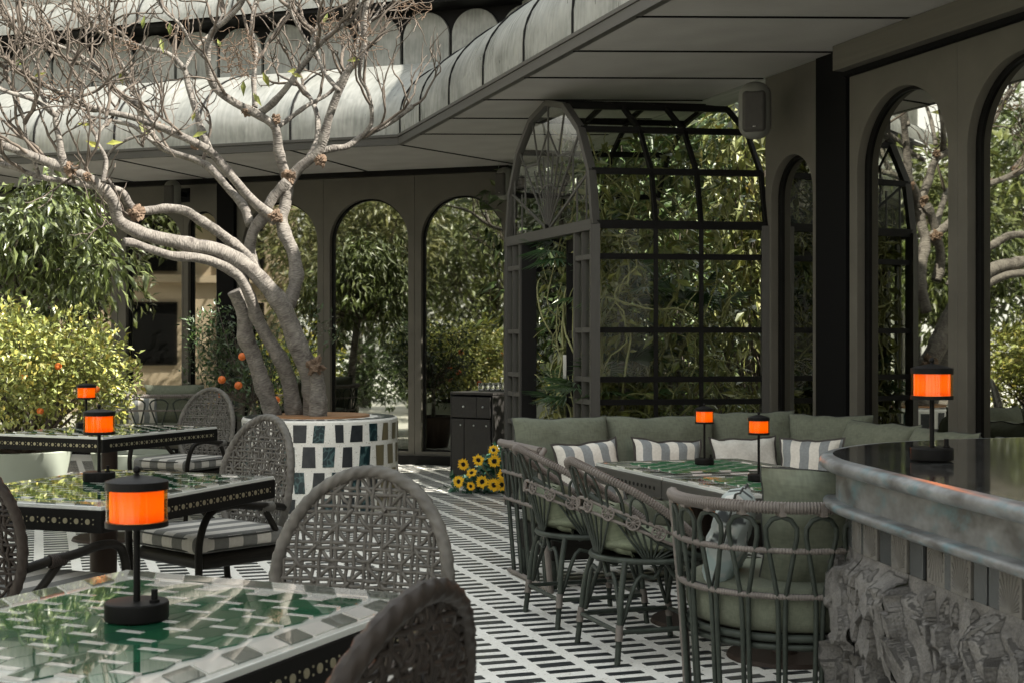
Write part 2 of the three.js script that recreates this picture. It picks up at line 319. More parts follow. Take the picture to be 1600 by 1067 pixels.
// ------------------------------------------------------------------ ground and inlaid paving
{
  const g = new THREE.PlaneGeometry(160, 160).rotateX(-Math.PI / 2).rotateY(RB); const p = g.attributes.position, uv = g.attributes.uv;
  for (let i = 0; i < p.count; i++) uv.setXY(i, p.getX(i) / 0.9, p.getZ(i) / 0.9);
  const floor = struct('terrace_floor', g, M.floor);
  const r = rng(5), all = [];
  for (let a = -34; a < 27; a++) for (let b = 0; b < 128; b++) {
    const u = a * 0.215 + 0.03, v = 3.0 + b * 0.113, c = W(u + 0.08, v, 0), d = -c.z;
    const len = 0.155, th = 0.034 + 0.026 * r(), sk = (r() - 0.5) * 0.012, sk2 = (r() - 0.5) * 0.012;
    if (u > 4.85 || d > 15.6 || d < 3.4 || c.x < -0.45 * d || c.x > 0.36 * d) continue;
    if (Math.hypot(c.x + 1.577, d - 11.3) < 0.7) continue;
    const q = [[u, v - th / 2 + sk], [u + len, v - th / 2 + sk2], [u + len, v + th / 2 + sk2], [u, v + th / 2 + sk]].map(([m, n]) => { const w = W(m, n); return [w.x, w.z]; });
    const px = 800 + c.x / d * F, py = 533 + EYE / d * F;
    const seen = px > 690 && px < 1310 && py < 1075 && d > 5.1;
    all.push({ q, d, seen, key: d + (seen ? 0 : 40) });
  }
  all.sort((x, y) => x.key - y.key);
  const tile = (q) => { const g2 = plate(q, 0.006, -0.003); return cubeUV(g2, 1.1); };
  all.slice(0, 298).forEach((t) => mesh('inlay_tile', tile(t.q), M.inlay, floor));
  stuff(mesh('inlay_tiles', all.slice(298).map((t) => tile(t.q)), M.inlay, floor));
}

// ------------------------------------------------------------------ glazed arcade walls
function archHole(cx, w, spring, bottom) {
  const h = new THREE.Path(); h.moveTo(cx - w / 2, bottom); h.lineTo(cx + w / 2, bottom); h.lineTo(cx + w / 2, spring); h.absarc(cx, spring, w / 2, 0, Math.PI, false); h.lineTo(cx - w / 2, bottom); return h;
}
function archShape(cx, w, spring, bottom) {
  const h = new THREE.Shape(); h.moveTo(cx - w / 2, bottom); h.lineTo(cx + w / 2, bottom); h.lineTo(cx + w / 2, spring); h.absarc(cx, spring, w / 2, 0, Math.PI, false); h.lineTo(cx - w / 2, bottom); return h;
}
function bay(wall, x0, x1, cx, w, spring, top, bottom = 0.14) {
  const s = new THREE.Shape(); s.moveTo(x0, 0); s.lineTo(x1, 0); s.lineTo(x1, top); s.lineTo(x0, top); s.lineTo(x0, 0); s.holes.push(archHole(cx, w, spring, bottom));
  const pan = mesh('wall_panel', cubeUV(new THREE.ExtrudeGeometry(s, { depth: 0.055, bevelEnabled: true, bevelSize: 0.003, bevelThickness: 0.003, bevelSegments: 1, curveSegments: 40 }).translate(0, 0, -0.06), 0.6), M.wall, wall);
  const f = archShape(cx, w + 0.01, spring, bottom - 0.005); f.holes.push(archHole(cx, w - 0.045, spring, bottom + 0.02));
  mesh('window_frame', new THREE.ExtrudeGeometry(f, { depth: 0.03, bevelEnabled: false, curveSegments: 40 }).translate(0, 0, -0.092), M.frame, pan);
  mesh('window_pane', new THREE.ExtrudeGeometry(archShape(cx, w - 0.04, spring, bottom + 0.018), { depth: 0.006, bevelEnabled: false, curveSegments: 40 }).translate(0, 0, -0.088), wall.userData.label.startsWith('far') ? M.mirrorFar : M.mirror, pan);
  return pan;
}
{
  const wall = thing('arcade_wall', 'far dark olive arcade wall of arched mirror glass windows under the curved awning', 'wall', V(-0.02, 0, -14.78), -RB);
  for (let k = 0; k < 3; k++) { const x1 = -1.115 * k, x0 = -1.115 * (k + 1); bay(wall, x0 + 0.004, x1 - 0.004, (x0 + x1) / 2, 0.965, 2.46, 3.23); }
  bay(wall, -4.05, -3.58, -3.80, 0.38, 2.68, 3.23);
  bay(wall, -4.955, -4.058, -4.46, 0.77, 2.5, 3.23);
  for (let k = 0; k < 8; k++) { const x1 = -4.963 - 1.115 * k, x0 = x1 - 1.107; bay(wall, x0, x1, (x0 + x1) / 2, 0.94, 2.46, 3.23); }
  mesh('pillar', box(0.225, 3.23, 0.2, -3.463, 1.615, -0.05, 0.004), M.black, wall);
  mesh('cornice', box(13.8, 0.07, 0.16, -6.9, 3.212, 0.0, 0.003), M.frame, wall);
  mesh('plinth', box(13.8, 0.1, 0.05, -6.9, 0.05, 0.032), M.frame, wall);
  mesh('backing', box(13.8, 3.23, 0.1, -6.9, 1.615, -0.2), M.wallDark, wall);
}
{
  const o = W(4.91, 8.0);
  const wall = thing('arcade_wall', 'near olive arcade wall with tall arched windows behind the bar and corner sofa', 'wall', o, RB - Math.PI / 2);
  for (let k = 0; k < 5; k++) { const x0 = 0.375 + 1.095 * k; bay(wall, x0 + 0.003, x0 + 1.092, x0 + 0.5475, 0.93, 2.425, 3.23); }
  bay(wall, -0.70, -0.012, -0.345, 0.56, 2.36, 3.23);
  mesh('pillar', box(0.36, 3.23, 0.16, 0.185, 1.615, -0.06, 0.004), M.black, wall);
  mesh('header', box(5.5, 0.16, 0.12, 3.13, 3.15, 0.065, 0.004), M.wall, wall);
  mesh('shadow_gap', box(5.5, 0.03, 0.05, 3.13, 3.053, 0.03), M.black, wall);
  mesh('backing', box(5.6, 3.23, 0.1, 3.13, 1.615, -0.2), M.wallDark, wall);
}

// ------------------------------------------------------------------ curved sheet awnings, soffits, upper storeys
const eave = (k) => V(-1.07 - 0.326 * k, 0, -13.17 + 0.945 * -k);
const wallU = 4.91;
const cornerE = V(-1.07, 0, -13.17), cornerW = W(wallU, 0).clone();
{
  // inner corner of the two walls
  const v0 = 13.885; cornerW.copy(W(wallU, v0)); cornerW.y = 0;
}
const dirB = V(-SB, 0, -CB), dirA = V(-CB, 0, -SB);                                     // away along the near wall; left along the far wall
const nA = V(-SB, 0, CB);                                                              // out of the far wall
// (far wall runs from its right end to the left: (-cos, +depth))
const farDir = V(-CB, 0, -SB), farN = V(-SB, 0, CB);
function loft(E0, E1, W0, W1, prof, n = 14, m = 4) {
  // E eave points, W wall points; prof(t) -> [fraction eave to wall, height]
  return grid(m, n, (u, v) => { const [p, y] = prof(v); const a = E0.clone().lerp(E1, u), b = W0.clone().lerp(W1, u); const q = a.lerp(b, p); q.y = y; return q; },
    (u, v) => [u * E0.distanceTo(E1) * 0.7 + E0.x, v * 1.1 + E0.x * 0.3]);
}
const lowProf = (t) => { if (t < 0.14) return [0, 3.29 + t / 0.14 * 0.2]; const a = (t - 0.14) / 0.86 * Math.PI / 2; return [1 - Math.cos(a), 3.49 + 0.82 * Math.sin(a)]; };
function ribAt(E, Wp, prof) { const pts = []; for (let i = 0; i <= 16; i++) { const [p, y] = prof(i / 16); const q = E.clone().lerp(Wp, p); q.y = y; pts.push(q); } return pts; }
const LX = [0, 1.18, 2.22, 3.22, 4.22, 5.25, 6.3, 7.35, 8.4, 9.45, 10.5, 11.5], RX = [0, 0.72, 1.66, 2.6, 3.55, 4.5, 5.5, 6.5, 7.5, 8.5];
// far wall is turned by -RB: its line leaves the corner going left and away
const farL = V(-CB, 0, -SB), eL = (s) => cornerE.clone().addScaledVector(V(-CB, 0, -SB), s);
const wL = (s) => s === 0 ? cornerW.clone() : cornerE.clone().addScaledVector(V(-CB, 0, -SB), s).addScaledVector(V(SB, 0, -CB), 1.86);
const eR = (s) => cornerE.clone().addScaledVector(V(SB, 0, CB), s), wR = (s) => { if (s === 0) return cornerW.clone(); const e = eR(s); return e.addScaledVector(V(CB, 0, -SB), 1.63); };
{
  const mk = (label, ef, wf, X) => {
    const t = thing('awning', label, 'awning');
    for (let i = 0; i + 1 < X.length; i++) mesh('awning_panel', loft(ef(X[i]), ef(X[i + 1]), wf(X[i]), wf(X[i + 1]), lowProf), M.zinc, t);
    for (let i = 0; i < X.length; i++) mesh('seam', sweep(ribAt(ef(X[i]), wf(X[i]), lowProf), 0.014, 5), M.frame, t);
    const a = ef(0), b = ef(X[X.length - 1]); a.y = b.y = 3.265; mesh('eave_trim', [beam(a, b, 0.05, 0.07), beam(a.clone().setY(3.315), b.clone().setY(3.315), 0.07, 0.025)], M.frameLight, t);
    return t;
  };
  mk('long curved grey sheet metal awning over the far arcade, sunlit along its top', eL, wL, LX);
  mk('curved grey sheet metal awning over the near arcade, streaked and riveted along its edge', eR, wR, RX);
  // soffits
  const Y = 3.23;
  const sof = (label, polys, lines) => {
    const t = thing('soffit', label, 'soffit');
    for (const q of polys) mesh('soffit_panel', cubeUV(plate(q.map((p) => [p.x, p.z]), 0.02, Y + 0.004), 0.8), M.soffit, t);
    for (const [a, b] of lines) { const A = a.clone().setY(Y + 0.003), B = b.clone().setY(Y + 0.003); mesh('joint', beam(A, B, 0.022, 0.012), M.black, t); }
  };
  const L = [], Ll = []; for (let i = 0; i + 1 < LX.length; i++) { L.push([eL(LX[i]), eL(LX[i + 1]), wL(LX[i + 1]), wL(LX[i])]); Ll.push([eL(LX[i]), wL(LX[i])]); }
  sof('grey panelled soffit under the awning of the far arcade', L, Ll);
  // near side: joints run across the picture to the glazed wall
  const hit = (p) => { const s0 = SB * 0 + CB; const dv = V(0.9995, 0, -0.02); const n = V(CB, 0, -SB); const w0 = W(wallU, 0); const k = w0.clone().sub(p).dot(n) / dv.dot(n); return p.clone().addScaledVector(dv, k); };
  const Rr = [], Rl = []; let prev = [eR(0), cornerW.clone()];
  for (let i = 1; i < RX.length; i++) { const e = eR(RX[i]), w = hit(e); Rr.push([prev[0], e, w, prev[1]]); Rl.push([e, w]); prev = [e, w]; }
  sof('grey panelled soffit over the corner sofa with dark joints between its panels', Rr, Rl);
}
{ // upper storey set over the far arcade
  const t = thing('upper_storey', 'upper grey storey of blind arched panels and dark piers above the far awning', 'facade', V(-0.02, 0, -14.78), -RB);
  const y0 = 4.26, spring = 4.70; let k = 0;
  mesh('wall', box(14.4, 3.6, 0.1, -6.5, y0 + 1.8, -0.14), M.frame, t);
  for (let x = 0.45; x > -13.5; x -= 0.58) { const w = 0.535; mesh('arched_panel', cubeUV(new THREE.ExtrudeGeometry(archShape(x - 0.29, w, spring, y0 - 0.1), { depth: 0.04, bevelEnabled: true, bevelSize: 0.004, bevelThickness: 0.004, bevelSegments: 1, curveSegments: 24 }).translate(0, 0, -0.09), 0.9, x), M.zincPanel, t); }
  const prof = (s) => { const a = s * Math.PI / 2; return [0.40 * (Math.cos(a)), 5.03 + 0.42 * Math.sin(a)]; };
  for (let i = 0, x = 0.5; x > -13.5; x -= 1.24, i++) {
    const x1 = x - 1.235; mesh('awning_panel', grid(2, 10, (u, v) => { const [o, y] = prof(v); return V(x + (x1 - x) * u, y, o - 0.08); }, (u, v) => [u * 0.9 + x, v * 0.7]), M.zinc, t);
    const rib = []; for (let j = 0; j <= 10; j++) { const [o, y] = prof(j / 10); rib.push(V(x, y, o - 0.08)); } mesh('seam', sweep(rib, 0.012, 4), M.frame, t);
  }
  mesh('underside', box(14, 0.04, 0.36, -6.2, 5.01, 0.10), M.frame, t);
  for (let x = 0.45; x > -13.5; x -= 0.62) mesh('cladding_panel', cubeUV(box(0.595, 2.2, 0.03, x - 0.31, 6.56, -0.07), 0.9, x), M.zincPanel, t);
}
{ // parapet and tall block over the near arcade (they throw the shade over the terrace)
  const m4 = (u0, u1, v0, v1, y0, y1) => { const g = box(u1 - u0, y1 - y0, v1 - v0, (u0 + u1) / 2, (y0 + y1) / 2, -(v0 + v1) / 2); return g.rotateY(RB); };
  const t = thing('upper_storey', 'grey upper wall rising over the near arcade behind its curved awning', 'facade');
  mesh('wall', m4(4.9, 5.2, 6.25, 13.9, 3.23, 5.9), M.zincPanel, t);
  mesh('coping', m4(4.86, 5.24, 6.25, 13.9, 5.9, 5.98), M.frame, t);
  const b = thing('hotel_block', 'tall grey block of the building standing over the bar end of the terrace', 'building');
  mesh('wall', [m4(4.95, 12, -14, 6.25, 3.2, 8.9), m4(5.2, 12, -14, 6.25, 0, 3.2)], M.zincPanel, b);
  for (let i = 0; i < 14; i++) mesh('blind_arch', new THREE.ExtrudeGeometry(archShape(0, 0.9, 6.2, 4.6), { depth: 0.04, bevelEnabled: false }).rotateY(-Math.PI / 2).translate(4.945, 0, -(4.9 - i * 1.4)).rotateY(RB), M.zinc, b);
}

{ // walls of the planted court behind the glasshouse
  const t = thing('court_wall', 'dark overgrown wall closing the planted court behind the glasshouse', 'wall');
  mesh('masonry', [box(9, 5.4, 0.3, 4.2, 2.7, -17.2), beam(V(6.5, 2.7, -17), V(6.5, 2.7, -9), 0.3, 5.4)], M.court, t);
}
// ------------------------------------------------------------------ glasshouse vestibule
const gO = V(0.583, 0, -9.63), gS = V(-0.326, 0, -0.945), gT = V(0.990, 0, -0.14), gW = 1.88, gL = 1.24, gH = 2.17, gR = 1.0;
const Q = (s, t, h) => gO.clone().addScaledVector(gS, s).addScaledVector(gT, t).setY(h);
const roofPt = (i, k = 1) => { const a = i * Math.PI / 8; return [gW / 2 - gW / 2 * k * Math.cos(a), gH + gR * k * Math.sin(a)]; };
{
  const t = thing('glasshouse', 'black framed glass entrance pavilion with a faceted barrel roof and sunburst gable', 'glasshouse');
  const bar = (a, b, w = 0.035, h = 0.05, m = M.frame, up) => mesh('muntin', beam(a, b, w, h, up), m, t);
  const post = (s, q, w = 0.07) => mesh('post', beam(Q(s, q, 0), Q(s, q, gH), w, w, V(1, 0, 0)), M.frameLight, t);
  const pane = (pts) => { // quad pane
    const g = new THREE.BufferGeometry(); g.setAttribute('position', new THREE.Float32BufferAttribute([pts[0], pts[1], pts[2], pts[0], pts[2], pts[3]].flatMap((p) => [p.x, p.y, p.z]), 3)); g.setAttribute('uv', new THREE.Float32BufferAttribute([0, 0, 1, 0, 1, 1, 0, 0, 1, 1, 0, 1], 2)); g.computeVertexNormals(); return mesh('pane', g, M.glass, t);
  };
  const cols = [0, 0.435, 0.765, gL], rows = [0.08, 0.5, 0.925, 1.085, 1.43, 1.946, gH];
  for (const s of [0, gW]) { for (const q of [0, gL]) post(s, q, 0.065); }
  for (const s of [0, gW]) for (let i = 0; i < 3; i++) {
    if (i) bar(Q(s, cols[i], 0.05), Q(s, cols[i], gH), 0.03, 0.03, M.frame, V(1, 0, 0));
    for (let j = 0; j < rows.length; j++) { bar(Q(s, cols[i], rows[j]), Q(s, cols[i + 1], rows[j]), 0.034, j === 6 ? 0.058 : 0.04); if (j) pane([Q(s, cols[i], rows[j - 1]), Q(s, cols[i + 1], rows[j - 1]), Q(s, cols[i + 1], rows[j]), Q(s, cols[i], rows[j])]); }
  }
  for (let i = 0; i <= 8; i++) {
    const [s, h] = roofPt(i); if (i > 0 && i < 8) bar(Q(s, 0, h), Q(s, gL, h), 0.036, 0.044);
    if (i < 8) { const [s2, h2] = roofPt(i + 1);
      for (let k = 0; k < 4; k++) mesh(k ? 'roof_rib' : 'gable_rib', beam(Q(s, cols[k], h), Q(s2, cols[k], h2), k ? 0.027 : 0.055, k ? 0.036 : 0.045, V(0, 1, 0)), k ? M.frame : M.frameLight, t);
      for (let k = 0; k < 3; k++) pane([Q(s, cols[k], h), Q(s, cols[k + 1], h), Q(s2, cols[k + 1], h2), Q(s2, cols[k], h2)]);
    }
  }
  // gable: spokes, rings, lower uprights
  const gp = (a, k) => Q(gW / 2 - gW / 2 * k * Math.cos(a), 0.0, gH + 0.03 + (gR - 0.03) * k * Math.sin(a));
  const gm = (a, b, w = 0.02) => mesh('gable_muntin', beam(a, b, w, 0.011, V(1, 0, -0.14)), M.frameLight, t);
  const A = (i) => i * Math.PI / 8;
  for (let i = 1; i < 8; i++) gm(gp(A(i), 0.04), gp(A(i), 0.98), 0.019);
  for (const i of [2.5, 3.5, 4.5, 5.5]) gm(gp(A(i), 0.05), gp(A(i), 0.60), 0.012);
  for (let i = 1; i < 7; i++) { const k = (q) => q % 2 ? 0.60 : 0.78; gm(gp(A(i), k(i)), gp(A(i + 1), k(i + 1)), 0.014); }
  for (const i of [2.5, 3.5, 4.5]) gm(gp(A(i), 0.36), gp(A(i + 1), 0.36), 0.012);
  for (const s of [0.16, 0.34, 1.54, 1.72]) { const x = (s - gW / 2) / (gW / 2), top = gH + gR * Math.sqrt(Math.max(0, 1 - x * x)); const lim = s === 0.34 || s === 1.54 ? gH + 0.75 * 0.4 * 1.2 : top - 0.04; gm(Q(s, 0, gH), Q(s, 0, Math.min(lim, top)), 0.015); }
  mesh('hub', new THREE.CylinderGeometry(0.045, 0.045, 0.05, 20, 1, false, 0, Math.PI).rotateX(Math.PI / 2).rotateY(RB - Math.PI / 2 + Math.PI).translate(Q(gW / 2, 0, gH).x, gH + 0.03, Q(gW / 2, 0, gH).z), M.frameLight, t);
  const fp = []; for (let i = 0; i < 8; i++) { const [s, h] = roofPt(i, 0.99), [s2, h2] = roofPt(i + 1, 0.99), c = Q(gW / 2, 0, gH + 0.02); const g = new THREE.BufferGeometry(); const a = Q(s, 0, h), b = Q(s2, 0, h2); g.setAttribute('position', new THREE.Float32BufferAttribute([c, a, b].flatMap((p) => [p.x, p.y, p.z]), 3)); g.computeVertexNormals(); mesh('gable_pane', plain(g), M.gableGlass, t); }
  mesh('door_head', beam(Q(0, 0, gH), Q(gW, 0, gH), 0.07, 0.075), M.frameLight, t);
  // sidelights
  for (const [a, b] of [[0.03, 0.34], [1.54, 1.85]]) {
    for (const s of [a, (a + b) / 2, b]) mesh('sidelight_upright', beam(Q(s, 0, 0.02), Q(s, 0, gH - 0.03), s === (a + b) / 2 ? 0.025 : 0.05, 0.05, V(1, 0, -0.14)), M.frameLight, t);
    for (const h of [0.08, 0.5, 0.70, 0.925, 1.085, 1.43, 1.946]) mesh('sidelight_rail', beam(Q(a, 0, h), Q(b, 0, h), 0.05, 0.035), M.frameLight, t);
    pane([Q(a, 0, 0.1), Q(b, 0, 0.1), Q(b, 0, gH), Q(a, 0, gH)]);
    mesh('kick_panel', beam(Q(a, 0, 0.04), Q(b, 0, 0.04), 0.04, 0.08), M.frame, t);
  }
  // door leaves
  const leaf = (s0, s1, q0, q1) => {
    const a = (h) => Q(s0, q0, h), b = (h) => Q(s1, q1, h);
    const d = mesh('door', [beam(a(0.02), a(2.1), 0.075, 0.05, V(1, 0, 0)), beam(b(0.02), b(2.1), 0.075, 0.05, V(1, 0, 0)), beam(a(2.06), b(2.06), 0.05, 0.1), beam(a(1.4), b(1.4), 0.05, 0.06), beam(a(0.12), b(0.12), 0.05, 0.2)], M.frame, t);
    mesh('handle', beam(b(1.0), b(1.25), 0.02, 0.1, V(1, 0, 0)), M.steel, d);
    const g = new THREE.BufferGeometry(); const ps = [a(0.2), b(0.2), b(2.0), a(0.2), b(2.0), a(2.0)]; g.setAttribute('position', new THREE.Float32BufferAttribute(ps.flatMap((p) => [p.x, p.y, p.z]), 3)); g.computeVertexNormals(); mesh('door_pane', plain(g), M.glass, d);
  };
  leaf(0.40, 0.76, 0.08, 0.1);
  mesh('door', beam(Q(1.49, 0.04, 0.02), Q(1.49, 0.04, 2.12), 0.07, 0.12, V(1, 0, 0)), M.frame, t);
}

// ------------------------------------------------------------------ round tiled planter and the bare tree
const plC = V(-1.577, 0, -11.3);
{
  const t = thing('tree_planter', 'round white terrazzo tree planter inlaid with dark green marble tiles', 'planter', plC);
  const r = 0.636, h = 0.735;
  mesh('drum', cubeUV(new THREE.LatheGeometry([[0.4, 0.02], [r - 0.01, 0], [r, 0.02], [r, h - 0.02], [r - 0.012, h], [0.40, h], [0.40, h - 0.05]].map((p) => new THREE.Vector2(...p)), 72), 1.1), M.floor, t);
  mesh('wood_lid', cubeUV(new THREE.CylinderGeometry(0.405, 0.405, 0.05, 48).translate(0, h - 0.008, 0), 1.5), M.wood, t);
  const rr = rng(31);
  const piece = (a0, a1, a2, a3, y0, y1, m) => { // curved tile, slightly proud
    const g = grid(3, 1, (u, v) => { const lo = a0 + (a1 - a0) * u, hi = a2 + (a3 - a2) * u, a = lo + (hi - lo) * v; return V(Math.sin(a) * (r + 0.0025), y0 + (y1 - y0) * v, Math.cos(a) * (r + 0.0025)); }, (u, v) => [u * 0.3 + a0, v * 0.3 + y0]);
    mesh('tile', g, m, t);
  };
  const N = 26, rows = [[0.015, 0.13], [0.165, 0.335], [0.372, 0.53], [0.565, 0.7]];
  rows.forEach(([y0, y1], k) => {
    for (let i = 0; i < N; i++) {
      const a = (i + (k % 2) * 0.5) / N * Math.PI * 2, w = 0.060 + 0.026 * rr(), s = (rr() - 0.5) * 0.04, j = () => (rr() - 0.5) * 0.03;
      const front = Math.cos(a);
      piece(a - w + s + j(), a + w + s * 0.3, a - w + j(), a + w + j(), y0 + j() * 0.3, y1 + j() * 0.3, Math.sin(a) > 0.8 && front > -0.4 ? M.bronzeTile : rr() < 0.55 ? M.marble : M.slateTile);
    }
  });
  for (let i = 0; i < 44; i++) {
    const a = i / 44 * Math.PI * 2, w = 0.045 + 0.02 * rr(), g = grid(2, 1, (u, v) => { const q = a - w + 2 * w * u, R = r - 0.022 - 0.09 * v - 0.05 * v * (i % 2); return V(Math.sin(q) * R, h + 0.0025, Math.cos(q) * R); }, (u, v) => [u * 0.2 + a, v * 0.2]);
    mesh('rim_tile', g, i % 3 ? M.slateTile : M.marble, t);
  }
}
const limbs = [];
{
  const tree = thing('bare_tree', 'bare frangipani tree with pale twisting limbs rising from the tiled planter', 'tree', V(0, 0, 0));
  const r = rng(12);
  const limb = (pts, d0, d1, r0, r1, name = 'limb', seg = 44) => {
    const n = pts.length, q = pts.map(([x, y], i) => P(x, y, d0 + (d1 - d0) * i / (n - 1)));
    const s = smooth(q, seg), ph = r() * 10;
    const rad = (t, a) => { const base = (r0 + (r1 - r0) * Math.pow(t, 0.85)) * (name === 'trunk' ? 0.88 : 0.94); const nd = Math.pow(Math.abs(Math.sin(t * n * 1.3 + ph)), 14) * 0.16; return base * (1 + nd + 0.14 * nz(t * 9 + ph, Math.cos(a) * 1.2, Math.sin(a) * 1.2 + ph) + 0.08 * nz(t * 34 + ph, Math.cos(a) * 2.4, Math.sin(a) * 2.4)); };
    mesh(name, scaleUV(sweep(s, rad, 11), 1.6, 1.6), M.bark, tree);
    limbs.push({ s, r0, r1 });
    return s;
  };
  const burl = (x, y, d, s) => { const g = new THREE.IcosahedronGeometry(s, 5), p = g.attributes.position; for (let i = 0; i < p.count; i++) { const v = V(p.getX(i), p.getY(i), p.getZ(i)); v.multiplyScalar(0.85 + 0.75 * nz(v.x / s * 1.4 + x, v.y / s * 1.4, v.z / s * 1.4 + y) + 0.5 * nz(v.x / s * 5, v.y / s * 5 + x, v.z / s * 5)); p.setXYZ(i, v.x, v.y, v.z); } g.computeVertexNormals(); const c = P(x, y, d); mesh('knot', g.translate(c.x, c.y, c.z), M.burl, tree); };
  const b = 11.3;
  limb([[428, 652], [410, 600], [394, 552], [384, 527], [379, 485], [366, 455]], 11.25, 11.0, 0.082, 0.066, 'trunk');
  limb([[461, 655], [452, 600], [437, 560], [416, 525], [400, 495], [393, 470], [371, 430], [337, 411], [304, 403], [270, 400], [236, 390], [209, 380], [193, 378]], 11.3, 10.3, 0.080, 0.030, 'trunk', 70);
  limb([[492, 658], [490, 610], [483, 580], [470, 552], [452, 505], [438, 475], [402, 431], [371, 407], [337, 391], [304, 385], [270, 377], [236, 370], [209, 360], [184, 343], [178, 320], [169, 304], [135, 277], [101, 263], [67, 251], [34, 238], [-5, 224], [-40, 205]], 11.2, 10.0, 0.104, 0.030, 'trunk', 110);
  limb([[497, 655], [496, 620], [494, 590], [488, 565]], 11.05, 11.05, 0.085, 0.06, 'trunk', 12);
  limb([[402, 431], [385, 400], [368, 384], [337, 360], [310, 343], [290, 330], [260, 326], [236, 329], [212, 331]], 11.1, 10.6, 0.05, 0.034);
  limb([[212, 331], [200, 318], [189, 300], [169, 294], [140, 290], [100, 283], [60, 276], [20, 262], [-10, 255]], 10.6, 10.2, 0.034, 0.016);
  limb([[398, 421], [390, 395], [395, 362], [410, 340], [424, 312], [449, 283]], 11.3, 11.2, 0.055, 0.042);
  limb([[391, 352], [381, 324], [358, 297], [324, 260], [304, 250], [256, 233], [225, 210], [205, 196], [180, 190]], 11.3, 11.8, 0.042, 0.018);
  limb([[450, 480], [462, 440], [458, 395], [444, 364], [439, 340], [445, 322], [449, 287]], 11.2, 11.3, 0.062, 0.050);
  limb([[432, 345], [395, 314], [354, 267], [327, 236], [304, 223], [250, 199], [209, 184], [169, 175], [120, 160], [70, 133], [20, 110]], 11.25, 10.2, 0.048, 0.015);
  limb([[327, 236], [314, 202], [304, 169], [294, 135], [287, 108], [262, 84], [230, 76], [190, 62], [140, 45]], 11.1, 11.6, 0.034, 0.012);
  limb([[449, 283], [435, 236], [429, 199], [402, 179], [364, 159], [334, 135], [324, 94], [331, 51], [350, 34], [374, 10], [385, -12]], 11.3, 10.7, 0.046, 0.018);
  limb([[402, 179], [422, 165], [449, 135], [489, 81], [516, 54], [550, 30], [565, 5]], 11.2, 10.6, 0.034, 0.013);
  limb([[430, 200], [445, 190], [480, 165], [515, 145], [530, 125], [540, 108]], 11.3, 11.7, 0.024, 0.012);
  limb([[449, 287], [467, 263], [498, 235], [513, 186], [529, 142], [544, 111], [566, 84], [569, 31], [575, -10]], 11.3, 11.0, 0.050, 0.020);
  limb([[490, 240], [520, 232], [541, 229], [566, 213], [609, 192], [645, 166]], 11.3, 11.5, 0.032, 0.020);
  limb([[566, 213], [580, 192], [575, 145], [562, 120], [566, 84]], 11.4, 11.2, 0.020, 0.014);
  limb([[476, 258], [493, 225], [496, 185], [485, 155], [467, 133], [440, 120]], 11.35, 12.0, 0.034, 0.012);
  limb([[101, 263], [95, 240], [93, 223], [87, 182], [105, 161], [127, 136], [135, 110]], 10.2, 10.2, 0.032, 0.012);
  limb([[87, 182], [62, 161], [40, 152], [6, 142], [-20, 130]], 10.2, 9.8, 0.024, 0.012);
  limb([[87, 182], [65, 150], [58, 110], [40, 70], [20, 40], [25, 10]], 10.2, 10.6, 0.016, 0.007);
  limb([[250, 199], [215, 165], [180, 140], [150, 105], [110, 80], [60, 60], [10, 40]], 10.9, 10.4, 0.026, 0.010);
  limb([[256, 233], [225, 190], [205, 130], [185, 92], [160, 50], [150, 0]], 11.6, 11.2, 0.022, 0.009);
  limb([[324, 94], [300, 70], [282, 40], [255, 15], [245, -10]], 10.9, 10.6, 0.017, 0.009);
  limb([[287, 108], [310, 70], [335, 45], [355, 5]], 11.3, 11.6, 0.016, 0.009);
  limb([[489, 81], [470, 50], [455, 20], [450, -10]], 10.8, 10.5, 0.014, 0.008);
  limb([[529, 142], [505, 110], [490, 60], [500, 20], [485, -10]], 11.1, 11.7, 0.020, 0.009);
  limb([[160, 285], [165, 250], [150, 215], [165, 190], [160, 165]], 10.2, 10.5, 0.018, 0.010);
  limb([[175, 290], [162, 270], [170, 240], [195, 220], [222, 213], [240, 222]], 10.5, 10.3, 0.015, 0.010);
  limb([[60, 276], [52, 250], [40, 215], [35, 180], [20, 150]], 10.3, 10.0, 0.018, 0.009);
  limb([[398, 168], [396, 120], [400, 80], [392, 40], [400, 0]], 11.3, 11.6, 0.024, 0.011);
  limb([[544, 111], [560, 60], [590, 20], [610, -10]], 11.1, 11.3, 0.016, 0.008);
  for (const [x, y, d, s] of [[452, 275, 11.25, 0.055], [432, 186, 11.15, 0.04], [430, 338, 11.15, 0.05], [212, 333, 10.55, 0.06], [110, 265, 10.15, 0.05], [135, 276, 10.15, 0.03], [250, 199, 10.85, 0.035], [304, 225, 11, 0.04], [500, 250, 11.2, 0.045], [492, 572, 11.0, 0.07], [395, 500, 11.25, 0.05], [385, 172, 11.1, 0.045]]) burl(x, y, d, s);
  // twigs: fork again and again off the thin limbs
  const tw = [], tips = [];
  const grow = (p, dir, len, rad, lvl) => {
    const pts = [p.clone()]; let q = p.clone(), d = dir.clone();
    const n = 4 + Math.floor(len * 7);
    for (let i = 0; i < n; i++) { d.add(rdir(r).multiplyScalar(0.34)).add(V(0, 0.10, 0)).normalize(); q = q.clone().addScaledVector(d, len / n); pts.push(q); }
    tw.push(sweep(pts, (t) => rad * (1 - 0.45 * t), lvl > 1 ? 5 : 6));
    tips.push([q, d]);
    if (lvl < 3 && rad > 0.0028) { const c = lvl < 2 ? 3 : 2 + (r() < 0.4 ? 1 : 0); for (let i = 0; i < c; i++) { const at = i === 0 ? pts[pts.length - 1] : pts[Math.floor(pts.length * (0.35 + 0.6 * r()))] || q; grow(at, d.clone().add(rdir(r).multiplyScalar(0.85)).normalize(), len * (0.55 + 0.35 * r()), rad * 0.62, lvl + 1); } }
  };
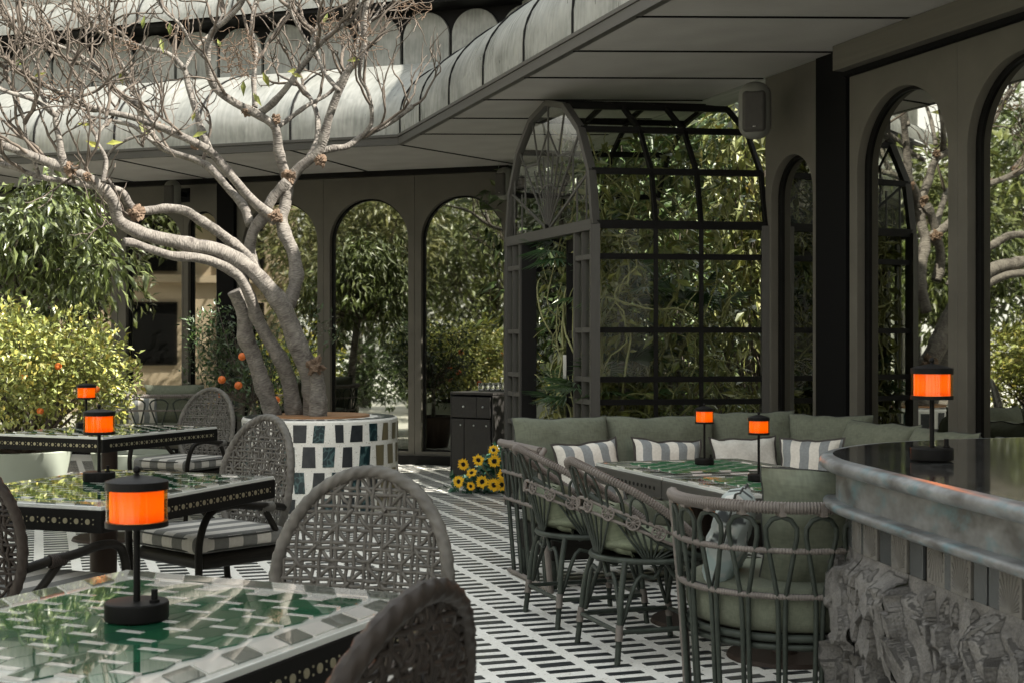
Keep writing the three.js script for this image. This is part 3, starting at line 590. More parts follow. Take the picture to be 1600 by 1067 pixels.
  limbs.forEach((L, k) => {
    if (k < 2 || k === 3 || k === 6 || k === 8) return;
    const n = L.s.length;
    const count = Math.round(L.s[0].distanceTo(L.s[n - 1]) * (L.r1 < 0.016 ? 2.5 : 1.4)) + 1;
    for (let i = 0; i < count; i++) {
      const t = k === 2 ? 0.72 + 0.26 * r() : 0.35 + 0.6 * r(), j = Math.min(n - 2, Math.floor(t * n)), p = L.s[j];
      if (p.y < 2.35) continue;
      const dir = L.s[j + 1].clone().sub(p).normalize().add(rdir(r).multiplyScalar(0.9)).add(V(0, 0.35, 0)).normalize();
      grow(p, dir, 0.32 + 0.36 * r(), 0.0112 + 0.006 * r(), 1);
    }
    grow(L.s[n - 1], L.s[n - 1].clone().sub(L.s[n - 2]).normalize(), 0.4, Math.min(0.012, L.r1 * 0.8), 1);
  });
  stuff(mesh('twigs', tw, M.twig, tree));
  // dry flower stalks hang in tangles
  const dry = []; for (const [x, y, d, n] of [[370, 95, 11, 46], [375, 60, 11.1, 26], [560, 60, 11.1, 34], [640, 12, 11.2, 22], [90, 150, 10.3, 30], [290, 60, 11, 20], [190, 70, 11, 20], [505, 40, 11, 24]]) for (let i = 0; i < n; i++) { const p = P(x + (r() - 0.5) * 44, y + (r() - 0.5) * 40, d + (r() - 0.5) * 0.3); const pts = [p]; let dd = rdir(r); for (let k = 0; k < 6; k++) { dd.add(rdir(r).multiplyScalar(0.7)).normalize(); pts.push(pts[k].clone().addScaledVector(dd, 0.035)); } dry.push(sweep(pts, 0.0028, 4)); }
  stuff(mesh('dry_stalks', dry, M.burl, tree));
  // a few last leaves
  const lr = rng(4);
  for (const [x, y, d, a] of [[345, 75, 11, 2], [410, 112, 10.9, -1.2], [142, 196, 10.4, 3], [155, 232, 10.3, 2.6], [232, 212, 10.6, 2.2], [300, 215, 11, 0.5], [300, 190, 11, 1.4], [265, 35, 11, -1.6], [222, 45, 11, 1.4], [187, 112, 11, -1.5], [448, 112, 11, 0.1], [455, 115, 10.8, -0.3], [562, 93, 11, 3.1], [40, 100, 10.3, 3], [52, 120, 10.2, 0.3], [395, 145, 11, -1], [380, 125, 11, -1.6], [505, 38, 11, 1.3], [165, 225, 10.3, 0.2], [250, 60, 11, -1.3]]) {
    const p = P(x, y, d), c = vary(lr, [0.13, 0.16, 0.03], 0.25, 0.6); mesh('leaf', leafGeo([[p, V(Math.cos(a), Math.sin(a), (lr() - 0.5) * 0.8), 0.09 + 0.05 * lr(), c, V(0, 0.3, 1)]], { wide: 0.36 }), M.leaf, tree);
  }
}

// ------------------------------------------------------------------ shrubs and trees
// crown of leaves spread over clumps; each clump is a small ball of leaf-sized faces
function crown(t, clumps, per, size, col, opt = {}) {
  const r = rng(opt.seed || 1), spots = [];
  for (const [c, rad] of clumps) {
    const tone = 0.75 + 0.5 * r(), n = Math.round(per * rad * rad);
    for (let i = 0; i < n; i++) {
      const o = rdir(r), k = Math.pow(r(), 0.38), p = c.clone().add(V(o.x * rad * k, o.y * rad * k * (opt.flat || 0.85), o.z * rad * k));
      const d = o.clone().multiplyScalar(0.8).add(rdir(r).multiplyScalar(0.8)).add(V(0, opt.droop ? -opt.droop : 0.1, 0));
      const cc = vary(r, col, 0.34, opt.yellow && r() < opt.yellow ? 1.0 : 0.25).map((v) => v * tone);
      spots.push([p, d, size * (0.6 + 0.8 * r()), cc, rdir(r).add(V(0, 1.2, 0))]);
    }
  }
  return stuff(mesh('foliage', leafGeo(spots, { wide: opt.wide || 0.45, droop: opt.bend || 0.35 }), M.leaf, t));
}
function clumpsIn(c, rx, ry, rz, n, rad, seed, shell = 0.5) { const r = rng(seed), o = []; for (let i = 0; i < n; i++) { const d = rdir(r), k = Math.pow(r(), shell); o.push([V(c.x + d.x * rx * k, c.y + d.y * ry * k, c.z + d.z * rz * k), rad * (0.6 + 0.8 * r())]); } return o; }
function branches(t, base, clumps, r0, mat, seed, name = 'branch') { const r = rng(seed), g = []; for (const [c] of clumps) { const m = base.clone().lerp(c, 0.5).add(rdir(r).multiplyScalar(0.12)); g.push(sweep(smooth([base, m, c], 8), (q) => r0 * (1 - 0.75 * q), 5)); } mesh(name, g, mat, t); }

function potOf(name, label, c, r, h, mat = M.pot) {
  const t = thing(name, label, 'pot', c);
  mesh('body', new THREE.LatheGeometry([[0, 0], [r * 0.72, 0], [r * 0.75, 0.02], [r, h - 0.01], [r + 0.004, h], [r - 0.03, h], [r - 0.04, h - 0.06], [0, h - 0.06]].map((p) => new THREE.Vector2(...p)), 48), mat, t);
  const g = new THREE.CircleGeometry(r - 0.035, 32, 0).rotateX(-Math.PI / 2).translate(0, h - 0.045, 0); mesh('soil', cubeUV(g, 2), M.soil, t);
  return t;
}
{ // potted yellow citrus bush in the sun
  const c = V(-3.85, 0, -10.9);
  potOf('plant_pot', 'large pale green pot under the sunlit yellow leafed bush', V(-4.02, 0, -11.2), 0.42, 0.47);
  potOf('plant_pot', 'second pale green pot standing in shade behind the table pedestal', V(-3.2, 0, -11.6), 0.34, 0.42);
  const t = thing('citrus_bush', 'sunlit yellow green citrus bush with small orange fruit over a pale pot', 'bush');
  const cl = clumpsIn(V(-3.98, 1.08, -11.15), 0.85, 0.50, 0.7, 46, 0.26, 21, 0.4);
  crown(t, cl, 3500, 0.057, [0.205, 0.245, 0.065], { seed: 3, yellow: 0.3, wide: 0.5 });
  branches(t, V(-4.0, 0.4, -11.2), cl, 0.018, M.twig, 6);
  const r = rng(17); for (const [x, y, d] of [[90, 572, 10.62], [36, 588, 10.62], [62, 642, 10.6], [150, 608, 10.7]]) { const p = P(x, y, d); mesh('fruit', new THREE.SphereGeometry(0.027, 14, 10).translate(p.x, p.y, p.z), M.orange, t); }
}
{ // drooping green tree further left
  const t = thing('weeping_tree', 'green tree with long drooping leaves hanging over the yellow bush', 'tree');
  const cl = clumpsIn(P(40, 400, 12.6), 1.0, 0.75, 0.8, 46, 0.33, 44, 0.45);
  crown(t, cl, 760, 0.14, [0.088, 0.12, 0.032], { seed: 8, droop: 0.9, wide: 0.30, bend: 0.5 });
  const base = P(20, 620, 12.7); base.y = 0;
  mesh('trunk', sweep(smooth([base, base.clone().add(V(0.05, 0.9, 0)), P(35, 430, 12.6)], 14), (q) => 0.07 - 0.03 * q, 9), M.bark, t);
  branches(t, P(30, 480, 12.6), cl, 0.022, M.twig, 9);
}
{ // orange tree behind the planter
  const t = thing('orange_tree', 'dark green orange tree with ripe fruit growing behind the bare tree', 'tree');
  const cc = P(392, 565, 13.3), cl = clumpsIn(cc, 0.56, 0.58, 0.45, 44, 0.19, 77, 0.5);
  cl.push([P(322, 510, 13.2), 0.2], [P(310, 585, 13.1), 0.18], [P(340, 480, 13.3), 0.13], [P(500, 500, 13.4), 0.16], [P(520, 530, 13.4), 0.13], [P(310, 640, 13.1), 0.15]);
  crown(t, cl, 1500, 0.062, [0.035, 0.068, 0.016], { seed: 5, wide: 0.36 });
  const base = V(cc.x, 0, cc.z); mesh('trunk', sweep(smooth([base, base.clone().add(V(0.03, 0.6, 0)), cc], 10), (q) => 0.035 - 0.018 * q, 8), M.bark, t);
  branches(t, cc.clone().setY(0.75), cl, 0.011, M.twig, 3);
  for (const [x, y] of [[346, 593], [372, 602], [431, 625], [345, 617], [378, 557]]) { const p = P(x, y, 12.75); mesh('orange', new THREE.SphereGeometry(0.037, 16, 12).translate(p.x, p.y, p.z), M.orange, t); }
  potOf('plant_pot', 'dark pot of the orange tree hidden behind the tiled planter', V(cc.x, 0, cc.z), 0.28, 0.4, M.legBrown);
}
// garden beyond the open side of the terrace (it is what the window glass mirrors)
{
  const garden = [[-8.6, -8.6, 2.9, 1.7, 1], [-10.6, -6.2, 3.4, 2.1, 0], [-7.9, -5.4, 2.8, 1.6, 2], [-12.2, -3.2, 3.6, 2.4, 1], [-8.6, -2.2, 3.0, 1.7, 0], [-7.2, 1.2, 2.6, 1.6, 2], [-6.0, 5.2, 2.8, 1.7, 1], [-2.8, 7.2, 2.8, 1.8, 0], [1.2, 8.0, 2.6, 1.4, 2]];
  const col = [[0.065, 0.095, 0.026], [0.15, 0.165, 0.06], [0.11, 0.14, 0.04]];
  const lab = ['dark leafy garden tree', 'pale olive garden tree', 'bright green garden tree'], where = ['beyond the terrace edge facing the orange tree', 'beside the open end of the far arcade', 'farthest out past the open terrace side', 'nearest the terrace edge level with the middle tables', 'level with the nearest mosaic table', 'just behind the viewer on the open side', 'behind the viewer beyond the tables', 'straight behind the viewer', 'behind the viewer near the building'];
  garden.forEach(([x, z, h, rad, k], i) => {
    const t = thing('garden_tree', lab[k] + ' ' + where[i], 'tree'); const cl = clumpsIn(V(x, h, z), rad, rad * 0.9, rad, 46, rad * 0.38, 300 + i, 0.45);
    crown(t, cl, 300, 0.17, col[k], { seed: 50 + i, droop: 0.3, wide: 0.34, bend: 0.5 });
    mesh('trunk', sweep(smooth([V(x, 0, z), V(x + 0.1, h * 0.4, z + 0.08), V(x - 0.05, h * 0.8, z)], 12), (q) => 0.12 - 0.06 * q, 8), M.bark, t);
    branches(t, V(x, h * 0.55, z), cl, 0.03, M.twig, i);
  });
  { const t = thing('hedge', 'long dark clipped hedge along the open edge of the terrace', 'hedge'); const cl = []; const r = rng(71); for (let i = 0; i < 70; i++) { const q = i / 69; cl.push([V(-6.9 - 1.0 * q + 0.3 * (r() - 0.5), 0.35 + 1.1 * r(), 2 - 12.5 * q), 0.42]); } crown(t, cl, 1300, 0.11, [0.042, 0.07, 0.02], { seed: 72, wide: 0.5 }); }
  const ex = [[-7.6, 3.0, -15.0, 1.3, 2, 'bright green garden tree close to the far end of the far arcade'], [-10.6, 3.4, -15.2, 1.8, 0, 'dark leafy garden tree at the outer corner of the far arcade'], [-3.5, 3.4, 9.5, 2.6, 0, 'tall dark garden tree closing the view behind the nearest table'], [1.5, 3.4, 10.0, 2.6, 2, 'tall green garden tree behind the viewer on the axis'], [5.0, 3.2, 8.5, 2.4, 0, 'tall dark garden tree behind the bar end']];
  ex.forEach(([x, h, z, rad, k, lb], i) => { const t = thing('garden_tree', lb, 'tree'); const cl = clumpsIn(V(x, h, z), rad, rad * 0.95, rad, 60, rad * 0.36, 500 + i, 0.45); crown(t, cl, 320, 0.18, col[k], { seed: 150 + i, droop: 0.3, wide: 0.36, bend: 0.5 }); mesh('trunk', sweep(smooth([V(x, 0, z), V(x + 0.1, h * 0.4, z + 0.08), V(x - 0.05, h * 0.8, z)], 12), (q) => 0.12 - 0.06 * q, 8), M.bark, t); branches(t, V(x, h * 0.5, z), cl, 0.03, M.twig, i); });
  const hd = [[-6.4, -9.0, 0.85, 0], [-6.6, -6.9, 0.9, 1], [-7.6, -11.0, 0.8, 1], [-6.3, -3.6, 0.7, 0]];
  hd.forEach(([x, z, s, k], i) => {
    const t = thing('garden_bush', (k ? 'sunlit yellow green bush' : 'dense dark green bush') + ' ' + ['across from the second table', 'across from the far table', 'across from the pale pots', 'level with the nearest table'][i] + ' at the terrace edge', 'bush');
    crown(t, clumpsIn(V(x, s, z), 0.95, s * 0.8, 0.9, 34, 0.34, 400 + i, 0.4), 520, 0.10, k ? [0.22, 0.25, 0.035] : [0.05, 0.085, 0.02], { seed: 90 + i, yellow: 0.3, wide: 0.45 });
  });
  // neighbouring house across the garden
  const h = thing('neighbour_house', 'beige rendered house with dark windows and a green awning across the garden', 'house', V(-13.6, 0, -11.4), 2.23);
  mesh('wall', [box(9, 8, 0.4, 0, 4, -0.2), box(0.7, 8, 0.3, -0.5, 4, 0.15), box(0.9, 0.16, 0.4, -0.5, 1.75, 0.2), box(9, 0.14, 0.16, 0, 2.55, 0.08)], M.beige, h);
  for (const x of [-3.4, -1.75, 0.9, 2.4, 3.7]) { const f = mesh('window', box(0.9, 1.2, 0.08, x, 3.3, 0.03), M.frame, h); mesh('pane', box(0.76, 1.06, 0.02, x, 3.3, 0.08), M.black, f); const f2 = mesh('window', box(0.9, 1.2, 0.08, x, 1.5, 0.03), M.frame, h); mesh('pane', box(0.76, 1.06, 0.02, x, 1.5, 0.08), M.black, f2); }
  mesh('awning', [box(8.6, 0.05, 1.2, 0, 4.6, 0.6), box(8.6, 0.5, 0.05, 0, 4.4, 1.2)], M.greenAwning, h);
  mesh('drain_pipe', rod(V(0.2, 0, 0.1), V(0.2, 8, 0.1), 0.07, 8), M.orangePaint, h);
}
// ------------------------------------------------------------------ planting inside and behind the glasshouse
function fanPalm(label, base, h, n, len, seed, col = [0.028, 0.07, 0.018]) {
  const t = thing('fan_palm', label, 'palm'); const r = rng(seed), spots = [], stem = [], top = base.clone().add(V(0, h, 0));
  mesh('stem', sweep([base, base.clone().add(V(0.02, h * 0.5, 0)), top], (q) => 0.035 - 0.012 * q, 8), M.bark, t);
  for (let i = 0; i < n; i++) {
    const a = i / n * 6.283 + r(), el = -0.1 + 1.1 * r(), d = V(Math.cos(a) * Math.cos(el), Math.sin(el), Math.sin(a) * Math.cos(el)), c = top.clone().addScaledVector(d, len * 1.1);
    stem.push(rod(top, c, 0.006, 4));
    const s = d.clone().cross(V(0, 1, 0)).normalize(), nn = s.clone().cross(d).normalize(), cc = vary(r, col, 0.25);
    const fr = []; for (let k = -9; k <= 9; k++) { const q = k / 9 * 1.9; fr.push([c, d.clone().multiplyScalar(Math.cos(q)).addScaledVector(s, Math.sin(q)).addScaledVector(nn, -0.15), len * (1 - 0.12 * Math.abs(k) / 9), cc, nn]); }
    mesh('frond', leafGeo(fr, { wide: 0.11, fold: 0.4, droop: 0.3 }), M.leaf, t);
  }
  mesh('stalks', stem, M.vine, t); return t;
}
function keepIn(p, m) { // stay inside the glasshouse
  const dx = p.x - gO.x, dz = p.z - gO.z, det = gS.x * gT.z - gS.z * gT.x; let s = (dx * gT.z - dz * gT.x) / det, q = (gS.x * dz - gS.z * dx) / det;
  s = clamp(s, m, gW - m); q = clamp(q, m, gL + 0.4); const y = p.y; p.copy(gO).addScaledVector(gS, s).addScaledVector(gT, q); const x = (s - gW / 2) / (gW / 2 - m), top = gH - m + (gR - m) * Math.sqrt(Math.max(0, 1 - x * x)); p.y = Math.min(y, top); return p;
}
function vine(label, base, spread, h, n, seed, col) {
  const t = thing('climbing_vine', label, 'vine'); const r = rng(seed), g = [], spots = [];
  for (let i = 0; i < n; i++) {
    const p0 = base.clone().add(V((r() - 0.5) * spread[0], 0, (r() - 0.5) * spread[1])), pts = [p0]; let d = V((r() - 0.5) * 0.5, 1, (r() - 0.5) * 0.5), q = p0.clone();
    const N = 16 + Math.floor(r() * 8); for (let k = 0; k < N; k++) { d.add(rdir(r).multiplyScalar(0.75)).add(V(0, 0.06, 0)).normalize(); q = q.clone().addScaledVector(d, h / N * 1.5); q.x += (base.x - q.x) * 0.10; q.z += (base.z - q.z) * 0.10; keepIn(q, 0.07); if (q.y > h) q.y = h - 0.1 * r(); pts.push(q); }
    const s = smooth(pts, 46), R = 0.006 + 0.012 * r() * r(); g.push(sweep(s, (u) => R * (1 - 0.6 * u), 5));
    for (let k = 4; k < s.length; k++) for (let z9 = 0; z9 < 2; z9++) if (r() < 0.7) spots.push([keepIn(s[k].clone().add(rdir(r).multiplyScalar(0.04)), 0.14), rdir(r).add(V(0, -0.3, 0)), 0.06 + 0.09 * r(), vary(r, col, 0.4, 0.4), rdir(r).add(V(0, 1, 0))]);
  }
  mesh('stems', g, M.vine, t); stuff(mesh('leaves', leafGeo(spots, { wide: 0.4 }), M.leaf, t)); return t;
}
{
  const g = [0.045, 0.08, 0.02], y = [0.11, 0.13, 0.03];
  vine('tangle of pale stems climbing inside the glasshouse behind its first column of panes', Q(0.75, 0.25, 0), [0.5, 0.5], 3.0, 16, 3, y);
  vine('tangle of pale stems inside the glasshouse behind its middle column of panes', Q(0.85, 0.62, 0), [0.4, 0.5], 3.0, 14, 4, g);
  vine('looping vine stems inside the glasshouse beside the wall end', Q(0.8, 1.0, 0), [0.4, 0.5], 3.0, 16, 5, y);
  fanPalm('fan palm with its crown just above the open glasshouse doorway', Q(1.1, 0.35, 0), 2.0, 8, 0.30, 6);
  fanPalm('low fan palm at the foot of the glasshouse doorway', Q(1.35, 0.5, 0), 0.75, 9, 0.30, 7);
  fanPalm('fan palm inside the glasshouse halfway along the side panes', Q(0.9, 0.6, 0), 1.0, 9, 0.34, 9, [0.04, 0.085, 0.025]);
  fanPalm('tall fan palm inside the glasshouse near the wall', Q(1.0, 1.05, 0), 1.5, 9, 0.33, 11);
  fanPalm('fan palm spreading low behind the first column of glasshouse panes', Q(0.55, 0.30, 0), 0.9, 10, 0.30, 19, [0.05, 0.10, 0.03]);
  fanPalm('fan palm spreading at head height behind the first column of glasshouse panes', Q(0.6, 0.42, 0), 1.7, 10, 0.28, 23, [0.055, 0.10, 0.028]);
  vine('leafy pale creeper against the door side of the glasshouse panes', Q(0.45, 0.3, 0), [0.3, 0.3], 3.0, 22, 29, [0.14, 0.17, 0.05]);
  vine('leafy creeper at the back of the glasshouse opposite the side panes', Q(1.4, 0.8, 0), [0.4, 0.7], 3.0, 26, 37, [0.10, 0.14, 0.04]);
  // courtyard planting behind the glasshouse
  const sh = (label, c, rx, ry, rz, n, rad, size, col, seed, droop) => { const t = thing('courtyard_shrub', label, 'shrub'); const cl = clumpsIn(c, rx, ry, rz, n, rad, seed, 0.6); crown(t, cl, 420, size, col, { seed, droop, wide: 0.32, yellow: 0.2 }); branches(t, V(c.x, 0.1, c.z), cl, 0.02, M.twig, seed); };
  sh('dark leafy shrub filling the back of the glasshouse beyond the doorway', V(0.75, 1.2, -12.4), 0.4, 1.1, 0.35, 30, 0.28, 0.13, [0.05, 0.085, 0.022], 61, 0.4);
  sh('yellowing shrub seen low through the glasshouse doorway', V(0.72, 0.8, -13.6), 0.3, 0.8, 0.3, 18, 0.25, 0.12, [0.19, 0.18, 0.035], 62, 0.4);
  sh('tall green shrub behind the middle panes of the glasshouse', V(1.35, 1.6, -12.4), 0.5, 1.5, 0.4, 36, 0.30, 0.13, [0.065, 0.11, 0.025], 63, 0.3);
  sh('sunlit tree of narrow leaves behind the end panes of the glasshouse', V(2.45, 2.2, -13.0), 0.7, 2.0, 0.6, 54, 0.36, 0.15, [0.15, 0.17, 0.05], 64, 0.6);
  sh('broad dark evergreen closing the court behind the glasshouse', V(1.7, 2.6, -14.9), 1.9, 2.4, 0.6, 100, 0.5, 0.17, [0.045, 0.08, 0.02], 65, 0.3);
  sh('dark evergreen in the far corner of the court behind the glasshouse', V(0.95, 2.4, -15.9), 0.8, 2.2, 0.5, 50, 0.45, 0.17, [0.04, 0.07, 0.02], 66, 0.3);
}

// ------------------------------------------------------------------ mosaic tables
const hexShape = () => { const s = new THREE.Shape(); [[-0.043, 0.004], [-0.031, 0.047], [0.031, 0.047], [0.043, 0.004], [0.043, -0.004], [0.031, -0.047], [-0.031, -0.047], [-0.043, -0.004]].forEach(([x, y], i) => i ? s.lineTo(x, y) : s.moveTo(x, y)); return s; };
const hexG = new THREE.ExtrudeGeometry(hexShape(), { depth: 0.0035, bevelEnabled: false }).rotateX(-Math.PI / 2);
const tabG = box(0.061, 0.0042, 0.018, 0, 0.0021, 0);
function tilesOn(t, x0, x1, z0, z1, y, bw, seed, matt) {
  const r = rng(seed);
  const add = (g, m, x, z) => { const o = mesh('tile', g, m, t); o.position.set(x, y, z); };
  const ix0 = x0 + bw, ix1 = x1 - bw, iz0 = z0 + bw, iz1 = z1 - bw;
  for (let j = -30; j <= 30; j++) for (let i = -12; i <= 12; i++) {
    const x = (x0 + x1) / 2 + i * 0.15 + (((j % 2) + 2) % 2) * 0.075, z = (z0 + z1) / 2 + j * 0.0575;
    if (x > ix0 + 0.03 && x < ix1 - 0.03 && z > iz0 + 0.01 && z < iz1 - 0.01) add(tabG, M.tileWhite, x, z);
    const hx = x + 0.075; if (hx > ix0 + 0.04 && hx < ix1 - 0.04 && z > iz0 + 0.044 && z < iz1 - 0.044) add(hexG, matt ? M.tileMatt : M.tileGreen[Math.floor(r() * 3)], hx, z);
  }
  // border of slanted tiles, white and grey by turns
  const run = (len, place) => { const n = Math.round(len / 0.092), w = len / n; for (let k = 0; k < n; k++) { const a = k * w, sk = 0.035; const q = k % 2 ? 1 : 0; place(a, w, sk, q); } };
  const bar4 = (pts, m) => { const cx = pts.reduce((s, p) => s + p[0], 0) / 4, cz = pts.reduce((s, p) => s + p[1], 0) / 4; const g = plate(pts.map(([a, b]) => [cx + (a - cx) * 0.95, cz + (b - cz) * 0.90]), 0.0036, y); mesh('tile', g, m, t); };
  for (const [za, zb] of [[z0 + 0.014, z0 + bw - 0.012], [z1 - bw + 0.012, z1 - 0.014]]) run(x1 - x0 - 0.11, (a, w, sk, q) => { const x = x0 + 0.02 + a; bar4([[x, za], [x + w, za], [x + w + 0.05, zb], [x + 0.05, zb]], q ? M.tileWhite : M.tileGrey); });
  for (const [xa, xb] of [[x0 + 0.014, x0 + bw - 0.012], [x1 - bw + 0.012, x1 - 0.014]]) run(z1 - z0 - 2 * bw - 0.05, (a, w, sk, q) => { const z = z0 + bw + a; bar4([[xa, z], [xb, z + 0.05], [xb, z + w + 0.05], [xa, z + w]], q ? M.tileWhite : M.tileGrey); });
}
const studG = new THREE.CylinderGeometry(0.0105, 0.0105, 0.004, 14).rotateX(Math.PI / 2), ringG = new THREE.TorusGeometry(0.0175, 0.0025, 5, 18);
function mosaicTable(label, pos, turn, w, l, seed, apronM = M.frame, bare = false) {
  const t = thing('mosaic_table', label, 'table', pos, turn, 'mosaic topped terrace tables');
  const H = 0.75, ap = 0.082;
  mesh('top', [box(w - 0.006, 0.016, l - 0.006, 0, H - 0.0115, 0, 0.003)], M.grout, t);
  tilesOn(t, -w / 2 + 0.008, w / 2 - 0.008, -l / 2 + 0.008, l / 2 - 0.008, H - 0.0035, 0.10, seed, bare);
  const sides = [[0, l / 2 - 0.008, w, 0], [0, -l / 2 + 0.008, w, Math.PI], [w / 2 - 0.008, 0, l, Math.PI / 2], [-w / 2 + 0.008, 0, l, -Math.PI / 2]];
  for (const [x, z, len, ry] of sides) {
    const a = mesh('apron', new RoundedBoxGeometry(len - (ry % Math.PI ? 0.018 : 0), ap, 0.016, 2, 0.002), apronM, t); a.position.set(x, H - 0.02 - ap / 2, z); a.rotation.y = ry;
    const n = Math.floor((len - 0.06) / (bare ? 0.045 : 0.05)), dots = [];
    for (let k = 0; k < n; k++) { const q = (k - (n - 1) / 2) * (bare ? 0.045 : 0.05); const s = mesh('stud', studG, bare ? M.frame : M.brass, a); s.position.set(q, 0, 0.008); if (bare) s.scale.set(0.8, 0.8, 1); for (const e of [-1, 1]) dots.push(new THREE.CylinderGeometry(0.0028, 0.0028, 0.003, 8).rotateX(Math.PI / 2).translate(q + 0.025, e * 0.0085, 0.0085)); }
    if (!bare) stuff(mesh('dot_row', dots, M.brass, a));
  }
  mesh('pedestal', [new THREE.CylinderGeometry(0.055, 0.055, 0.66, 28).translate(0, 0.34, 0), box(0.3, 0.02, 0.3, 0, 0.64, 0, 0.004)], M.legBrown, t);
  mesh('foot', new THREE.CylinderGeometry(0.24, 0.25, 0.018, 40).translate(0, 0.0095, 0), M.legBrown, t);
  return t;
}
const TT = -0.42;
const t1 = V(-0.835, 0, -2.93), t2 = V(-1.715, 0, -5.77), t3 = V(-2.76, 0, -9.42);
mosaicTable('nearest mosaic table of green hexagon tiles with a glossy lamp reflection across its top', t1, TT, 0.93, 1.16, 1);
mosaicTable('middle mosaic table with brass studded black apron beside the woven chair with the striped pad', t2, -0.36, 0.92, 1.24, 2);
mosaicTable('farthest mosaic table with studded apron beside the sunlit citrus bush', t3, TT, 0.92, 1.2, 3);

// ------------------------------------------------------------------ amber lamps
function lamp(label, pos, k = 1, r = 0.068, H = 0.335) {
  const t = thing('table_lamp', label, 'lamp', pos, 0, 'amber table lamps');
  const sh = 0.098 * k, y0 = H - 0.036 * k - sh;
  mesh('base', new THREE.LatheGeometry([[0, 0], [r - 0.003, 0], [r, 0.004], [r, 0.036 * k], [r - 0.003, 0.04 * k], [0, 0.04 * k]].map((p) => new THREE.Vector2(...p)), 48), M.lampBlack, t);
  const sw = [new THREE.CylinderGeometry(0.011, 0.011, 0.006, 20).translate(r * 0.62, 0.043 * k, 0.015), new THREE.CylinderGeometry(0.007 * k, 0.007 * k, 0.026 * k, 16).translate(r * 0.62, 0.055 * k, 0.015)]; mesh('switch', sw, M.lampBlack, t);
  mesh('stem', new THREE.CylinderGeometry(0.0075 * k, 0.0075 * k, y0 - 0.03 * k, 18).translate(0, (y0 + 0.04 * k) / 2, 0), M.lampBlack, t);
  const cap = (y, h) => new THREE.CylinderGeometry(r * 0.985, r * 0.985, h, 48).translate(0, y + h / 2, 0);
  mesh('lower_rim', cap(y0, 0.012 * k), M.lampBlack, t);
  mesh('shade', new THREE.CylinderGeometry(r * 0.84, r * 0.84, sh - 0.03 * k, 48, 1, true).translate(0, y0 + 0.012 * k + (sh - 0.03 * k) / 2, 0), M.amber, t);
  mesh('glass_sleeve', new THREE.CylinderGeometry(r * 0.955, r * 0.955, sh - 0.031 * k, 48, 1, true).translate(0, y0 + 0.012 * k + (sh - 0.03 * k) / 2, 0), M.amberGlass, t);
  mesh('cap', [cap(y0 + sh - 0.018 * k, 0.018 * k), new THREE.LatheGeometry([[r * 0.97, 0], [r * 0.7, 0.006], [r * 0.2, 0.012], [0, 0.013]].map((p) => new THREE.Vector2(...p)), 40).translate(0, y0 + sh, 0)], M.lampBlack, t);
  mesh('finial', [new THREE.SphereGeometry(0.0085 * k, 16, 12).translate(0, y0 + sh + 0.024 * k, 0), new THREE.CylinderGeometry(0.005 * k, 0.007 * k, 0.014 * k, 12).translate(0, y0 + sh + 0.014 * k, 0)], M.lampBlack, t);
  const l = new THREE.PointLight(new THREE.Color(1, 0.35, 0.06), 0.04 * k, 3); l.name = 'lamp_light'; l.position.set(0, y0 + sh / 2, 0); l.castShadow = true; l.shadow.radius = 1; t.add(l);
  return t;
}
lamp('amber lamp on the nearest mosaic table', P(213, 966, 2.97).setY(0.7505), 1);
lamp('amber lamp on the middle mosaic table beside the striped chair', P(154, 751, 5.92).setY(0.7505), 1);
lamp('amber lamp on the farthest mosaic table in front of the citrus bush', P(134, 665, 9.55).setY(0.7505), 1);
lamp('amber lamp on the dark polished bar top', P(1457, 722, 4.32).setY(0.978), 1, 0.066, 0.325);
lamp('slim amber lamp nearer the glasshouse on the green table by the sofa', P(1101, 724, 6.72).setY(0.7505), 0.75, 0.047, 0.30);
lamp('slim amber lamp partly behind the round chair cushion on the green table', P(1186, 752, 5.92).setY(0.7505), 0.75, 0.0475, 0.30);

